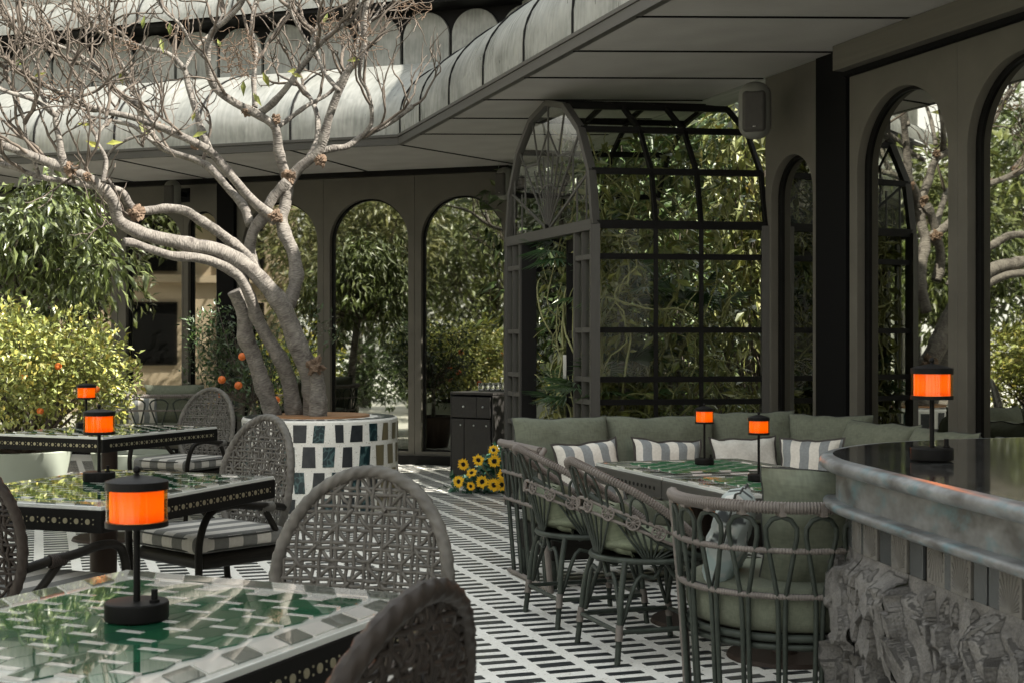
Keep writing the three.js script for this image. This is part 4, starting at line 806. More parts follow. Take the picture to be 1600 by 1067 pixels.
// ------------------------------------------------------------------ woven oval back armchairs
function wovenChair(label, pos, turn, seed, mw = M.wicker) {
  const t = thing('woven_chair', label, 'armchair', pos, turn, 'woven oval back armchairs');
  const a = 0.272, b = 0.318, cy = 0.655, tilt = 0.14;
  const S = (x, y) => V(x, cy + y, -0.06 + 0.55 * x * x - tilt * (y + 0.1));            // dished oval surface; the sitter faces +z
  const rim = []; for (let i = 0; i < 330; i++) { const q = i / 330 * Math.PI * 2; rim.push(S(a * Math.cos(q), b * Math.sin(q))); }
  const back = mesh('backrest', sweep(rim, (q, an) => 0.0185 * (1 + 0.075 * Math.sin(4 * an + q * 2 * Math.PI * 44) + 0.05 * Math.sin(3 * an - q * 2 * Math.PI * 66) + 0.05 * nz(q * 60, an)), 14, true), mw, t);
  const r = rng(seed), P0 = 0.052;
  const line = (x0, y0, x1, y1, rad, ph) => {
    // clip to the oval
    const pts = []; const n = 44; for (let i = 0; i <= n; i++) { const q = i / n, x = x0 + (x1 - x0) * q, y = y0 + (y1 - y0) * q; if ((x / a) ** 2 + (y / b) ** 2 < 0.99) { const p = S(x, y); p.z += 0.0055 * Math.sin((Math.abs(x1 - x0) > Math.abs(y1 - y0) ? x : y) / P0 * Math.PI * 2 + ph) + 0.002 * (r() - 0.5); pts.push(p); } }
    if (pts.length > 3) mesh('strand', sweep(pts.filter((_, i) => i % 2 === 0 || i === pts.length - 1), rad, 5), mw, back);
  };
  for (let k = -5; k <= 5; k++) for (const s of [-1, 1]) { const x = k * P0 + s * 0.0088 + 0.003 * (r() - 0.5); line(x, -b, x + 0.006 * (r() - 0.5), b, 0.006, k % 2 ? 0 : Math.PI); }
  for (let k = -6; k <= 6; k++) for (const s of [-1, 1]) { const y = k * P0 + s * 0.0088 + 0.003 * (r() - 0.5); line(-a, y, a, y + 0.008 * (r() - 0.5), 0.006, k % 2 ? Math.PI : 0); }
  for (let k = -4; k <= 4; k += 2) for (let j = -5; j <= 5; j += 2) { const m = ((k + j + 1) / 2) % 2; if ((k * P0 / a) ** 2 + (j * P0 / b) ** 2 > 0.85) continue; const L = P0 * (m ? 1.0 : 0.75); for (const s of [-1, 1]) line(k * P0 - L, j * P0 - s * L, k * P0 + L, j * P0 + s * L, 0.006, r() * 6); }
  // seat and pad
  mesh('seat_frame', new RoundedBoxGeometry(0.52, 0.07, 0.50, 4, 0.03).translate(0, 0.345, 0.22), M.caneDark, t);
  const pad = new RoundedBoxGeometry(0.54, 0.085, 0.53, 6, 0.036), pp = pad.attributes.position; for (let i = 0; i < pp.count; i++) { const x = pp.getX(i) / 0.27, z = pp.getZ(i) / 0.265; if (pp.getY(i) > 0) pp.setY(i, pp.getY(i) + 0.014 * (1 - x * x) * (1 - z * z)); } pad.computeVertexNormals();
  const seat = mesh('seat_pad', cubeUV(pad, 6.2).translate(0, 0.425, 0.235), M.pad, t);
  for (const y of [0.452, 0.396]) { const ring = []; for (let i = 0; i < 60; i++) { const q = i / 60 * Math.PI * 2, c = Math.cos(q), s = Math.sin(q), e = 0.26; const f = (v) => Math.sign(v) * Math.pow(Math.abs(v), 0.36); ring.push(V(f(c) * 0.268, y, 0.235 + f(s) * 0.263)); } mesh('piping', sweep(ring, 0.0045, 5, true), M.piping, seat); }
  // arms, legs
  for (const s of [-1, 1]) {
    const p0 = S(s * a * 0.93, -0.10);
    mesh('arm', sweep(smooth([p0, V(s * 0.285, 0.575, 0.08), V(s * 0.30, 0.585, 0.20), V(s * 0.305, 0.60, 0.34), V(s * 0.30, 0.575, 0.44), V(s * 0.29, 0.46, 0.49), V(s * 0.28, 0.28, 0.49), V(s * 0.275, 0.0, 0.50)], 40), 0.0175, 9), M.caneDark, t);
    mesh('arm_brace', sweep(smooth([S(s * a * 0.72, -0.235), V(s * 0.255, 0.46, 0.04), V(s * 0.29, 0.565, 0.13)], 12), 0.016, 8), M.caneDark, t);
    const wr = []; for (let i = 0; i < 9; i++) wr.push(new THREE.TorusGeometry(0.021, 0.0045, 5, 14).rotateY(0.25 * s).translate(s * 0.287, 0.573, 0.085 + i * 0.0085)); mesh('binding', wr, mw, t);
    mesh('leg', sweep(smooth([V(s * 0.2, 0.38, 0.0), V(s * 0.225, 0.2, -0.03), V(s * 0.245, 0.0, -0.07)], 8), 0.0165, 8), M.caneDark, t);
    mesh('stretcher', rod(V(s * 0.235, 0.16, -0.035), V(s * 0.276, 0.16, 0.495), 0.011, 7), M.caneDark, t);
  }
  mesh('back_support', sweep(smooth([V(-0.2, 0.36, 0.0), V(0, 0.35, -0.03), V(0.2, 0.36, 0.0)], 8), 0.016, 8), M.caneDark, t);
  return t;
}
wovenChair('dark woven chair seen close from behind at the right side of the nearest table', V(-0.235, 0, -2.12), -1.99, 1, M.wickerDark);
wovenChair('woven chair facing the viewer at the far end of the nearest table', V(-0.445, 0, -3.88), -0.34, 2);
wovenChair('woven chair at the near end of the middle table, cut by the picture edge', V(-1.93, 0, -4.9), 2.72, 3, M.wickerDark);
wovenChair('woven chair with the grey striped seat pad at the far end of the middle table', V(-1.29, 0, -6.75), -0.74, 4);
wovenChair('farthest woven chair at the end of the table by the citrus bush', V(-2.42, 0, -10.75), -0.50, 5);

// ------------------------------------------------------------------ green mosaic tables by the sofa
const mt1 = mosaicTable('green mosaic table beside the striped sofa cushions carrying the first slim lamp', W(3.03, 5.98), RB, 0.80, 0.77, 11, M.frameLight, true);
mosaicTable('green mosaic table pushed against its twin by the round rattan chair', W(3.03, 5.20), RB, 0.80, 0.77, 12, M.frameLight, true);

// ------------------------------------------------------------------ rattan corner sofa and cushions
function loopRail(t, path, top, mid, low, bottom, n, lean, mats, closedEnds = true) {
  // path(q, y) -> point on the outer face; rails at heights, n bent loops between
  const rail = (y, r, m) => { const p = []; for (let i = 0; i <= 48; i++) p.push(path(i / 48, y)); const g = [sweep(p, r, 8)]; const w = []; for (let i = 0; i < 150; i++) { const q = (i + 0.5) / 150, a = path(q, y), b = path(Math.min(1, q + 0.004), y).sub(a).normalize(); w.push(new THREE.TorusGeometry(r * 1.02, r * 0.22, 4, 9).applyQuaternion(new THREE.Quaternion().setFromUnitVectors(V(0, 0, 1), b)).translate(a.x, a.y, a.z)); } mesh('rail', g.concat(w), m, t); };
  rail(top, 0.0185, mats.wrap); rail(mid, 0.0095, mats.wrap); rail(low, 0.0095, mats.wrap);
  const pitch = 1 / n;
  for (let i = 0; i < n; i++) {
    const c = (i + 0.5) * pitch, hw = pitch * 0.40, pts = [];
    const H = top - 0.03;
    for (let k = 0; k <= 16; k++) { const a = Math.PI * k / 16; pts.push(path(c - hw * Math.cos(a), H - 0.055 + 0.055 * Math.sin(a))); }
    const L = [], Rr = []; for (let k = 1; k <= 5; k++) { const y = H - 0.055 - (H - 0.055 - low) * k / 5, q = hw * (1 - 0.72 * k / 5); L.push(path(c - q, y)); Rr.push(path(c + q, y)); }
    L.push(path(c - hw * 0.24, bottom)); Rr.push(path(c + hw * 0.24, bottom));
    mesh('loop', sweep(smooth([...L.reverse(), ...pts, ...Rr], 46), 0.0088, 7), mats.cane, t);
    mesh('binding', [box(0.02, 0.045, 0.042).translate(0, 0, 0)].map((g) => { const p = path(c, top - 0.005); return g.translate(p.x, p.y, p.z); }), mats.wrap, t);
  }
}
{
  const t = thing('corner_sofa', 'green rattan corner sofa wrapping around the mosaic tables under the glasshouse', 'sofa', V(0, 0, 0), RB);
  const z = (v) => -v;
  mesh('base', [box(2.1, 0.16, 0.58, 3.68, 0.24, z(7.26), 0.01), box(0.6, 0.16, 2.6, 4.42, 0.24, z(5.7), 0.01)], M.caneDark, t);
  for (const [x, v] of [[2.66, 7.02], [2.66, 7.5], [3.6, 7.02], [3.6, 7.5], [4.15, 4.6]]) mesh('leg', rod(V(x, 0, z(v)), V(x, 0.17, z(v)), 0.018, 8), M.cane, t);
  const seat = (w, d, x, v, s) => { const g = new RoundedBoxGeometry(w, 0.15, d, 5, 0.045); const p = g.attributes.position; for (let i = 0; i < p.count; i++) if (p.getY(i) > 0) p.setY(i, p.getY(i) + 0.012 * nz(p.getX(i) * 3 + s, p.getZ(i) * 3)); g.computeVertexNormals(); mesh('seat_cushion', cubeUV(g, 2).translate(x, 0.385, z(v)), M.green, t); };
  seat(0.68, 0.6, 2.99, 7.24, 1); seat(0.68, 0.6, 3.68, 7.24, 2); seat(0.66, 0.6, 4.36, 7.24, 3); seat(0.6, 0.8, 4.4, 6.52, 4); seat(0.6, 0.8, 4.4, 5.7, 5); seat(0.6, 0.8, 4.4, 4.88, 6);
  mesh('back_rail', [sweep(smooth([V(2.56, 0.76, z(7.58)), V(4.6, 0.76, z(7.6)), V(4.72, 0.76, z(7.4)), V(4.74, 0.76, z(4.4))], 60), 0.017, 8)], M.rattan, t);
  const arm = (q, y) => V(2.60 - 0.06 * clamp((y - 0.05) / 0.7) , y, z(6.92 + 0.66 * q));
  loopRail(t, arm, 0.765, 0.60, 0.445, 0.03, 5, 0, { wrap: M.rattan, cane: M.cane });
  mesh('post', sweep(smooth([V(2.60, 0.0, z(6.91)), V(2.56, 0.4, z(6.90)), V(2.54, 0.74, z(6.90)), V(2.57, 0.77, z(6.93))], 16), 0.017, 8), M.rattan, t);
  mesh('floor_rail', rod(V(2.60, 0.02, z(6.91)), V(2.60, 0.02, z(7.6)), 0.015, 7), M.rattan, t);
}
function backCushion(label, u, v, y, w, h, turn, seed, lean = 0.22) {
  const t = thing('back_cushion', label, 'cushion', W(u, v, y), turn, 'green sofa back cushions');
  const { body, ring } = cushion(w, h, 0.24, seed, 0.05, 26);
  const g = new THREE.Matrix4().makeRotationX(-lean); body.applyMatrix4(g); ring.forEach((p) => p.applyMatrix4(g));
  mesh('cover', body, M.green, t); mesh('piping', sweep(ring, 0.0045, 5, true), M.piping, t);
  return t;
}
backCushion('green back cushion at the open end of the sofa nearest the sunflowers', 2.86, 7.40, 0.675, 0.60, 0.49, RB + 0.06, 1);
backCushion('wide green back cushion second along the sofa under the glasshouse panes', 3.50, 7.44, 0.670, 0.72, 0.49, RB, 2);
backCushion('green back cushion in the sofa row behind the two slim lamps', 4.14, 7.45, 0.675, 0.58, 0.51, RB - 0.04, 3);
backCushion('green cushion turned across the inner corner of the sofa', 4.50, 7.20, 0.670, 0.50, 0.49, RB - 0.7, 4);
backCushion('green back cushion next to the sofa corner along the glazed wall', 4.56, 6.78, 0.650, 0.60, 0.48, RB - 1.45, 5);
backCushion('green back cushion along the glazed wall left of the bar lamp', 4.57, 6.22, 0.640, 0.52, 0.48, RB - 1.55, 6);
backCushion('green back cushion of which only a rounded top shows right of the bar lamp', 4.58, 5.55, 0.635, 0.56, 0.47, RB - 1.55, 7);
function striped(label, u, v, y, w, h, turn, seed, lean, mat = M.pillow, roll = 0) {
  const t = thing('striped_pillow', label, 'pillow', W(u, v, y), turn, 'striped scatter pillows');
  const { body, ring } = cushion(w, h, 0.13, seed, 0.08, 16);
  scaleUV(body, 9.0, 9.0, 0.1 + seed * 0.07);
  const m = new THREE.Matrix4().makeRotationX(-lean).multiply(new THREE.Matrix4().makeRotationZ(roll)); body.applyMatrix4(m); ring.forEach((p) => p.applyMatrix4(m));
  mesh('cover', body, mat, t);
  const c = V(0, 0, 0), outer = ring.map((p) => p.clone().multiplyScalar(1.075)); const fr = [];
  const g = grid(ring.length, 1, (a, b) => { const i = Math.round(a * ring.length) % ring.length; return b ? outer[i].clone().add(V(0, 0, 0.004 * Math.sin(i * 1.7))) : ring[i].clone(); });
  mesh('fringe', g, M.fringe, t);
}
striped('grey and cream striped pillow at the open end of the sofa', 2.93, 7.16, 0.61, 0.40, 0.36, RB + 0.1, 1, 0.3, M.pillow, 0.07);
striped('striped pillow half hidden by the left corner of the green table', 3.42, 7.17, 0.61, 0.42, 0.36, RB, 2, 0.3, M.pillow, -0.06);
striped('mostly white pillow behind the first slim lamp', 3.92, 7.16, 0.62, 0.42, 0.34, RB, 3, 0.3, M.pillowWhite);
striped('striped pillow leaning in the sofa corner behind the second slim lamp', 4.22, 6.95, 0.61, 0.36, 0.36, RB - 0.75, 4, 0.3, M.pillow, 0.03);
striped('striped pillow on the wall side of the sofa peeping past the bar edge', 4.36, 6.45, 0.60, 0.40, 0.36, RB - 1.4, 5, 0.3, M.pillow, 0.16);

// ------------------------------------------------------------------ rattan fan chairs with flower rosettes
function fanChair(label, u, v, turn) {
  const t = thing('fan_chair', label, 'chair', W(u, v, 0), turn, 'rattan fan chairs');
  const hgt = (f) => 0.84 - 0.30 * Math.pow(Math.abs(f) / 1.9, 1.5);                     // rail height round the back; f angle from the back
  const R = (f, y) => { const k = clamp((y - 0.44) / 0.4), rr = 0.225 + 0.085 * k; return V(Math.sin(f) * rr * 1.02, y, -Math.cos(f) * rr * (1 + 0.12 * k) + (Math.abs(f) > 1.5 ? 0.05 * (Math.abs(f) - 1.5) : 0)); };
  const FM = 1.95, rail = []; for (let i = 0; i <= 60; i++) { const f = -FM + 2 * FM * i / 60; rail.push(R(f, hgt(f))); }
  const e0 = rail[0].clone().add(V(0.0, -0.05, 0.02)), e1 = rail[60].clone().add(V(0.0, -0.05, 0.02)); const rr = [e0, ...rail, e1];
  const wr = []; const rs = smooth(rr, 130); for (let i = 1; i < rs.length - 1; i++) wr.push(new THREE.TorusGeometry(0.0165, 0.0032, 4, 9).applyQuaternion(new THREE.Quaternion().setFromUnitVectors(V(0, 0, 1), rs[i + 1].clone().sub(rs[i - 1]).normalize())).translate(rs[i].x, rs[i].y, rs[i].z));
  mesh('rail', [sweep(rs, 0.0158, 8), ...wr], M.rattan, t);
  const mid = (f) => 0.44 + (hgt(f) - 0.44) * 0.60;
  // hoops under the rail
  const n = 11; for (let i = 0; i < n; i++) { const c = -FM + 2 * FM * (i + 0.5) / n, hw = FM / n * 0.72, pts = []; for (let k = 0; k <= 14; k++) { const a = Math.PI * k / 14, f = c - hw * Math.cos(a), top = hgt(f) - 0.02, b = mid(f) - 0.02; pts.push(R(f, b + (top - b) * Math.pow(Math.sin(a), 0.6))); } mesh('hoop', sweep(pts, 0.0065, 6), M.cane, t); }
  // band with rosettes
  const band = []; for (let i = 0; i <= 50; i++) { const f = -FM + 2 * FM * i / 50; band.push(R(f, mid(f))); } mesh('band', [sweep(band, 0.008, 6), sweep(band.map((p) => p.clone().add(V(0, -0.045, 0))), 0.007, 6)], M.rattan, t);
  for (let i = 0; i < 10; i++) {
    const f = -FM + 2 * FM * (i + 0.5) / 10, p = R(f, mid(f) - 0.022), nrm = V(Math.sin(f), 0.15, -Math.cos(f)).normalize();
    const g = [new THREE.TorusGeometry(0.029, 0.005, 5, 18), new THREE.SphereGeometry(0.008, 8, 6)]; for (let k = 0; k < 9; k++) { const a = k / 9 * 6.283; g.push(sweep([V(0.006 * Math.cos(a), 0.006 * Math.sin(a), 0.002), V(0.028 * Math.cos(a), 0.028 * Math.sin(a), 0.002)], 0.0033, 4)); }
    const m = merge(g).applyQuaternion(new THREE.Quaternion().setFromUnitVectors(V(0, 0, 1), nrm)); m.translate(p.x + nrm.x * 0.01, p.y, p.z + nrm.z * 0.01); mesh('rosette', m, M.rattan, t);
  }
  // fan of spokes from each rear foot of the shell
  for (const s of [-1, 0, 1]) for (let k = -4; k <= 4; k++) { const f0 = s * 1.25 , f = f0 + k * 0.14, a = R(f0 + k * 0.035, 0.435), b = R(f, mid(f) - 0.05); mesh('spoke', rod(a, b, 0.0055, 5), M.cane, t); }
  for (const s of [-1, 1]) mesh('arm_strut', sweep(smooth([R(s * 0.25, 0.70), R(s * 0.9, 0.60), R(s * 1.6, 0.48), V(s * 0.24, 0.44, 0.16)], 20), 0.0115, 7), M.cane, t);
  // seat
  const ring = []; for (let i = 0; i < 40; i++) { const a = i / 40 * 6.283; ring.push(V(0.245 * Math.cos(a), 0.425, 0.01 + 0.245 * Math.sin(a))); } mesh('seat_ring', sweep(ring, 0.013, 7, true), M.cane, t);
  mesh('seat_web', new THREE.CylinderGeometry(0.24, 0.24, 0.012, 40).translate(0, 0.428, 0.01), M.caneDark, t);
  const cg = new THREE.SphereGeometry(0.25, 40, 20).scale(0.98, 0.22, 0.98).translate(0, 0.485, 0.02), cp = cg.attributes.position; for (let i = 0; i < cp.count; i++) cp.setY(i, cp.getY(i) + 0.01 * nz(cp.getX(i) * 7, cp.getZ(i) * 7, u)); cg.computeVertexNormals(); mesh('seat_cushion', cubeUV(cg, 2), M.greenPale, t);
  const bk = cushion(0.30, 0.24, 0.13, u * 3, 0.12, 12).body.applyMatrix4(new THREE.Matrix4().makeRotationX(-0.25)).translate(0, 0.55, -0.15); mesh('back_pad', bk, M.greenPale, t);
  // legs: bent canes, arches and a square of stretchers
  const L = [[-1, 1], [1, 1], [1, -1], [-1, -1]];
  L.forEach(([a, b], i) => {
    mesh('leg', sweep(smooth([V(a * 0.17, 0.42, b * 0.17), V(a * 0.20, 0.3, b * 0.20), V(a * 0.215, 0.14, b * 0.215), V(a * 0.225, 0, b * 0.23)], 10), 0.0135, 8), M.cane, t);
    mesh('binding', sweep([V(a * 0.214, 0.165, b * 0.214), V(a * 0.219, 0.10, b * 0.221)], (q, an) => 0.0165 * (1 + 0.08 * Math.sin(q * 40)), 8), M.rattan, t);
    const [c, d] = L[(i + 1) % 4];
    mesh('stretcher', rod(V(a * 0.215, 0.135, b * 0.215), V(c * 0.215, 0.135, d * 0.215), 0.0105, 7), M.cane, t);
    const m = V((a + c) * 0.1, 0.415, (b + d) * 0.1), m1 = V(a * 0.2, 0.16, b * 0.2), m2 = V(c * 0.2, 0.16, d * 0.2);
    mesh('arch', sweep(smooth([m1, m1.clone().lerp(m, 0.45).add(V(0, 0.09, 0)), m.clone().lerp(m1, 0.25), m, m.clone().lerp(m2, 0.25), m2.clone().lerp(m, 0.45).add(V(0, 0.09, 0)), m2], 26), 0.0095, 6), M.cane, t);
  });
  return t;
}
fanChair('rattan fan chair with flower rosettes beside the open sofa end', 2.53, 6.25, RB + Math.PI / 2);
fanChair('rattan fan chair with flower rosettes between its twin and the round barrel chair', 2.51, 5.50, RB + Math.PI / 2);

// ------------------------------------------------------------------ round rattan barrel chairs
function barrel(label, pos, turn, R, lab2) {
  const t = thing('barrel_chair', label, 'armchair', pos, turn, 'round rattan barrel chairs');
  const A = 1.95, path = (q, y) => { const f = -A + 2 * A * q, k = clamp(y / 0.8), rr = R * (0.86 + 0.14 * Math.pow(k, 1.3)); return V(Math.sin(f) * rr, y, -Math.cos(f) * rr); };
  loopRail(t, path, 0.80, 0.655, 0.50, 0.03, 12, 0, { wrap: M.rattan, cane: M.cane });
  for (const q of [0, 1]) { const p = []; for (let i = 0; i <= 12; i++) p.push(path(q, 0.80 * i / 12)); mesh('post', sweep(p, (s, an) => 0.017 * (1 + 0.05 * Math.sin(s * 420)), 8), M.rattan, t); }
  for (const [y, r] of [[0.03, 0.012], [0.355, 0.014], [0.325, 0.011]]) { const p = []; for (let i = 0; i < 60; i++) { const a = i / 60 * 6.283, k = R * (0.855 + 0.14 * Math.pow(y / 0.8, 1.3)) - 0.02; p.push(V(Math.sin(a) * k, y, -Math.cos(a) * k)); } if (y > 0.1) mesh('seat_ring', sweep(p, r, 7, true), M.cane, t); }
  { const p = []; for (let i = 0; i <= 40; i++) p.push(path(i / 40, 0.025)); mesh('floor_rail', sweep(p, 0.013, 7), M.rattan, t); }
  mesh('seat_base', new THREE.CylinderGeometry(R * 0.80, R * 0.78, 0.05, 48).translate(0, 0.345, 0), M.caneDark, t);
  const prof = []; for (let i = 0; i <= 12; i++) { const a = -Math.PI / 2 + Math.PI * i / 12; prof.push(new THREE.Vector2(R * 0.80 + 0.035 * Math.cos(a), 0.445 + 0.075 * Math.sin(a))); } prof.push(new THREE.Vector2(0.001, 0.535)); prof.unshift(new THREE.Vector2(0.001, 0.37));
  const sc = mesh('seat_cushion', cubeUV(new THREE.LatheGeometry(prof, 56), 2), M.green, t);
  const rg = []; for (let i = 0; i < 60; i++) { const a = i / 60 * 6.283; rg.push(V(Math.sin(a) * (R * 0.80 + 0.024), 0.502, Math.cos(a) * (R * 0.80 + 0.024))); } mesh('piping', sweep(rg, 0.004, 5, true), M.piping, sc);
  return t;
}
const bcP = W(2.555, 4.36);
barrel('round rattan barrel chair seen from behind with a green cushion beside the bar', bcP, RB + Math.PI - 0.1, 0.415);
{
  const put = (name, label, dx, dz, y, w, h, th, turn, lean, mat, seed, roll = 0) => { const c = bcP.clone().add(V(dx, y, dz)); const t = thing(name, label, 'cushion', c, turn); const { body, ring } = cushion(w, h, th, seed, 0.05, 20); const m = new THREE.Matrix4().makeRotationX(-lean).multiply(new THREE.Matrix4().makeRotationZ(roll)); body.applyMatrix4(m); ring.forEach((p) => p.applyMatrix4(m)); mesh('cover', body, mat, t); mesh('piping', sweep(ring, 0.0045, 5, true), M.piping, t); };
  put('back_cushion', 'big green cushion standing in the round barrel chair by the bar', 0.155, 0.17, 0.675, 0.58, 0.49, 0.19, RB + Math.PI - 0.35, 0.16, M.green, 31);
  put('floral_cushion', 'pale marbled cushion on edge inside the round barrel chair', -0.22, 0.05, 0.66, 0.34, 0.34, 0.12, RB + Math.PI + 0.95, 0.25, M.shaggy, 33);
}
const bl = V(-3.62, 0, -14.55);
barrel('far rattan barrel sofa with green cushions behind the citrus bush', bl, Math.PI + 0.25, 0.72);
for (const [dx, w, lb] of [[0.16, 0.62, 'green cushion rising over the rail of the far barrel sofa'], [-0.45, 0.34, 'grey cushion at the bush side of the far barrel sofa']]) { const t = thing('back_cushion', lb, 'cushion', bl.clone().add(V(dx, 0.68, 0.42)), Math.PI); const { body } = cushion(w, 0.48, 0.18, dx * 9 + 3, 0.05, 14); mesh('cover', body.rotateX(-0.15), M.green, t); }
striped('small striped pillow in the far barrel sofa', 0, 0, 0, 0.34, 0.36, Math.PI, 9, 0.15); { const o = scene.children[scene.children.length - 1]; o.position.copy(bl).add(V(-0.16, 0.64, 0.48)); }

// ------------------------------------------------------------------ bar counter
{
  const t = thing('bar_counter', 'curved bar with polished dark top, patinated metal frieze and rough stone front', 'bar');
  const ctl = [[1.40, 1.3], [1.24, 2.4], [1.165, 3.15], [1.10, 3.6], [1.045, 4.05], [1.012, 4.42], [1.06, 4.72], [1.24, 5.02], [1.52, 5.25], [2.03, 5.45], [2.9, 5.58]].map(([x, d]) => V(x, 0, -d));
  const path = new THREE.CatmullRomCurve3(ctl, false, 'centripetal').getSpacedPoints(150);
  const nrm = path.map((p, i) => { const a = path[Math.max(0, i - 1)], b = path[Math.min(150, i + 1)], d = b.clone().sub(a).normalize(); return V(d.z, 0, -d.x); });
  if (nrm[20].x > 0) nrm.forEach((n) => n.negate());
  const len = [0]; for (let i = 1; i <= 150; i++) len.push(len[i - 1] + path[i].distanceTo(path[i - 1]));
  const at = (q) => { const f = clamp(q) * 150, i = Math.min(149, Math.floor(f)), k = f - i; return [path[i].clone().lerp(path[i + 1], k), nrm[i].clone().lerp(nrm[i + 1], k).normalize()]; };
  const off = (q, o, y) => { const [p, n] = at(q); return p.addScaledVector(n, o).setY(y); };
  const band = (name, prof, mat, s = 1.2) => mesh(name, grid(150, prof.length - 1, (u, v) => { const k = Math.min(prof.length - 1, Math.round(v * (prof.length - 1))); return off(u, prof[k][0], prof[k][1]); }, (u, v) => [u * len[150] * s, v * 0.16 * s + prof[0][1]]), mat, t);
  const round = (y, o, ry, ro, n = 9, a0 = -90, a1 = 90) => { const r = []; for (let i = 0; i < n; i++) { const a = (a0 + (a1 - a0) * i / (n - 1)) * Math.PI / 180; r.push([o + ro * Math.cos(a), y + ry * Math.sin(a)]); } return r; };
  band('top_edge', [[-0.09, 0.928], ...round(0.951, -0.025, 0.023, 0.025), [-0.055, 0.9745]], M.patina);
  const top = []; for (let i = 0; i <= 150; i++) { const p = off(i / 150, -0.045, 0); top.push([p.x, p.z]); } top.push([3.2, -5.6], [3.2, -1.3]);
  mesh('bar_top', cubeUV(plate(top, 0.03, 0.945), 0.8), M.darkstone, t);
  band('frieze', [[-0.055, 0.83], [-0.055, 0.93]], M.patina, 0.9);
  band('moulding', [[-0.10, 0.80], ...round(0.8155, -0.03, 0.0155, 0.018), [-0.06, 0.832]], M.patina);
  band('tile_backing', [[-0.105, 0.66], [-0.105, 0.81]], M.wallDark);
  const rr = rng(8); let s = 0.05, k = 0; const kinds = ['f', 'd', 'd2', 'f', 'd', 'f2', 'd', 'd2'];
  while (s < len[150] - 0.3) {
    const kd = kinds[k % kinds.length], w = kd[0] === 'f' ? 0.118 : 0.050 + (k % 3) * 0.010, m = s + w / 2, i0 = len.findIndex((l) => l >= m), q = i0 / 150; const [p, n] = at(q);
    const g = box(w - 0.003, 0.122, 0.012, 0, 0, 0, 0.0025); const grp = mesh(kd[0] === 'f' ? 'carved_tile' : 'tile', g, kd[0] === 'f' ? M.fan : M.tileSmoke, t);
    grp.position.copy(p).addScaledVector(n, -0.098).setY(0.739); grp.rotation.y = Math.atan2(n.x, n.z);
    if (kd[0] === 'f') { const ribs = []; const up = kd === 'f' ? 1 : -1; for (let a = -7; a <= 7; a++) { const an = a / 7 * 1.3, L = Math.min(0.108, 0.046 / Math.max(0.05, Math.abs(Math.sin(an)))); ribs.push(sweep([V(0.004 * Math.sin(an), up * -0.056, 0.006), V(L * Math.sin(an), up * (-0.056 + L * Math.cos(an)), 0.0065)], (x) => 0.0012 + 0.0022 * x, 5)); } mesh('fan_ribs', ribs, M.fan, grp); }
    s += w; k++;
  }
  // split facets: each cell is a tilted plane
  const hsh = (i, j, k) => { const t = Math.sin(i * 127.1 + j * 311.7 + k * 74.7) * 43758.5453; return t - Math.floor(t); };
  const chip = (x, y, fx, fy, h, tilt, k) => { const a = x * fx, b = y * fy, I = Math.floor(a), J = Math.floor(b); let best = 9, o = 0; for (let i = I - 1; i <= I + 1; i++) for (let j = J - 1; j <= J + 1; j++) { const px = i + hsh(i, j, k), py = j + hsh(i, j, k + 5), dd = (a - px) ** 2 + (b - py) ** 2; if (dd < best) { best = dd; o = h * (hsh(i, j, k + 9) * 2 - 1) + tilt * ((hsh(i, j, k + 13) - 0.5) * (a - px) / fx + (hsh(i, j, k + 17) - 0.5) * 1.6 * (b - py) / fy); } } return o; };
  // rough split stone slabs
  const sl = 0.37; let a = 0.1, id = 0;
  while (a < len[150] - 0.4) {
    const A = a, B = a + sl - 0.005, sd = id * 3.7, qf = (l) => { let i = 1; while (i < 150 && len[i] < l) i++; const k2 = (l - len[i - 1]) / (len[i] - len[i - 1]); return (i - 1 + k2) / 150; };
    mesh('stone_slab', cubeUV(grid(90, 150, (u, v) => {
      const edge = Math.min(u, 1 - u) * sl, l = A + (B - A) * u, y = 0.004 + 0.674 * v, X = l, Yy = y;
      const wx = 0.16 * nz(X * 4 + sd, Yy * 4, 2) + 0.05 * nz(X * 13, Yy * 13, 6), wy = 0.16 * nz(X * 4, Yy * 4 + sd, 7) + 0.05 * nz(X * 13, Yy * 13, 1);
      const st = (t) => { const q = clamp(t); return q * q * (3 - 2 * q); };
      let o = 0.006 + 0.040 * fbm(X * 1.8, Yy * 1.4, 4, 2);
      o += chip(X + wx * 0.5, Yy + wy * 0.5, 5.2, 3.6, 0.020, 0.30, 1) + chip(X + wx * 0.3, Yy + wy * 0.3, 13, 10, 0.006, 0.22, 57);
      for (let k = 0; k < 3; k++) { const f = nz((X + wx) * (2.8 + k * 1.0) + k * 11, (Yy + wy) * (1.7 + k * 0.9), 3.3 * k); o += 0.017 * (st(f / 0.05 + 0.5) - 0.5); }
      const cr = Math.abs(nz((X + wx * 0.7) * 3.4, (Yy + wy) * 1.1, 21)); o -= 0.010 * (1 - st(cr / 0.014));
      o += 0.006 * fbm(X * 26, Yy * 26, 3, 3);
      o = (o + 0.004) * Math.min(1, edge / 0.004 + 0.75); const k9 = clamp((1 - v) / 0.10), s9 = k9 * k9 * (3 - 2 * k9); o = -0.026 * (1 - s9) + o * s9;
      return off(qf(l), Math.max(o, -0.05) - 0.068, y);
    }, (u, v) => [u, v]), 1.5), M.stone, t);
    a += sl; id++;
  }
}

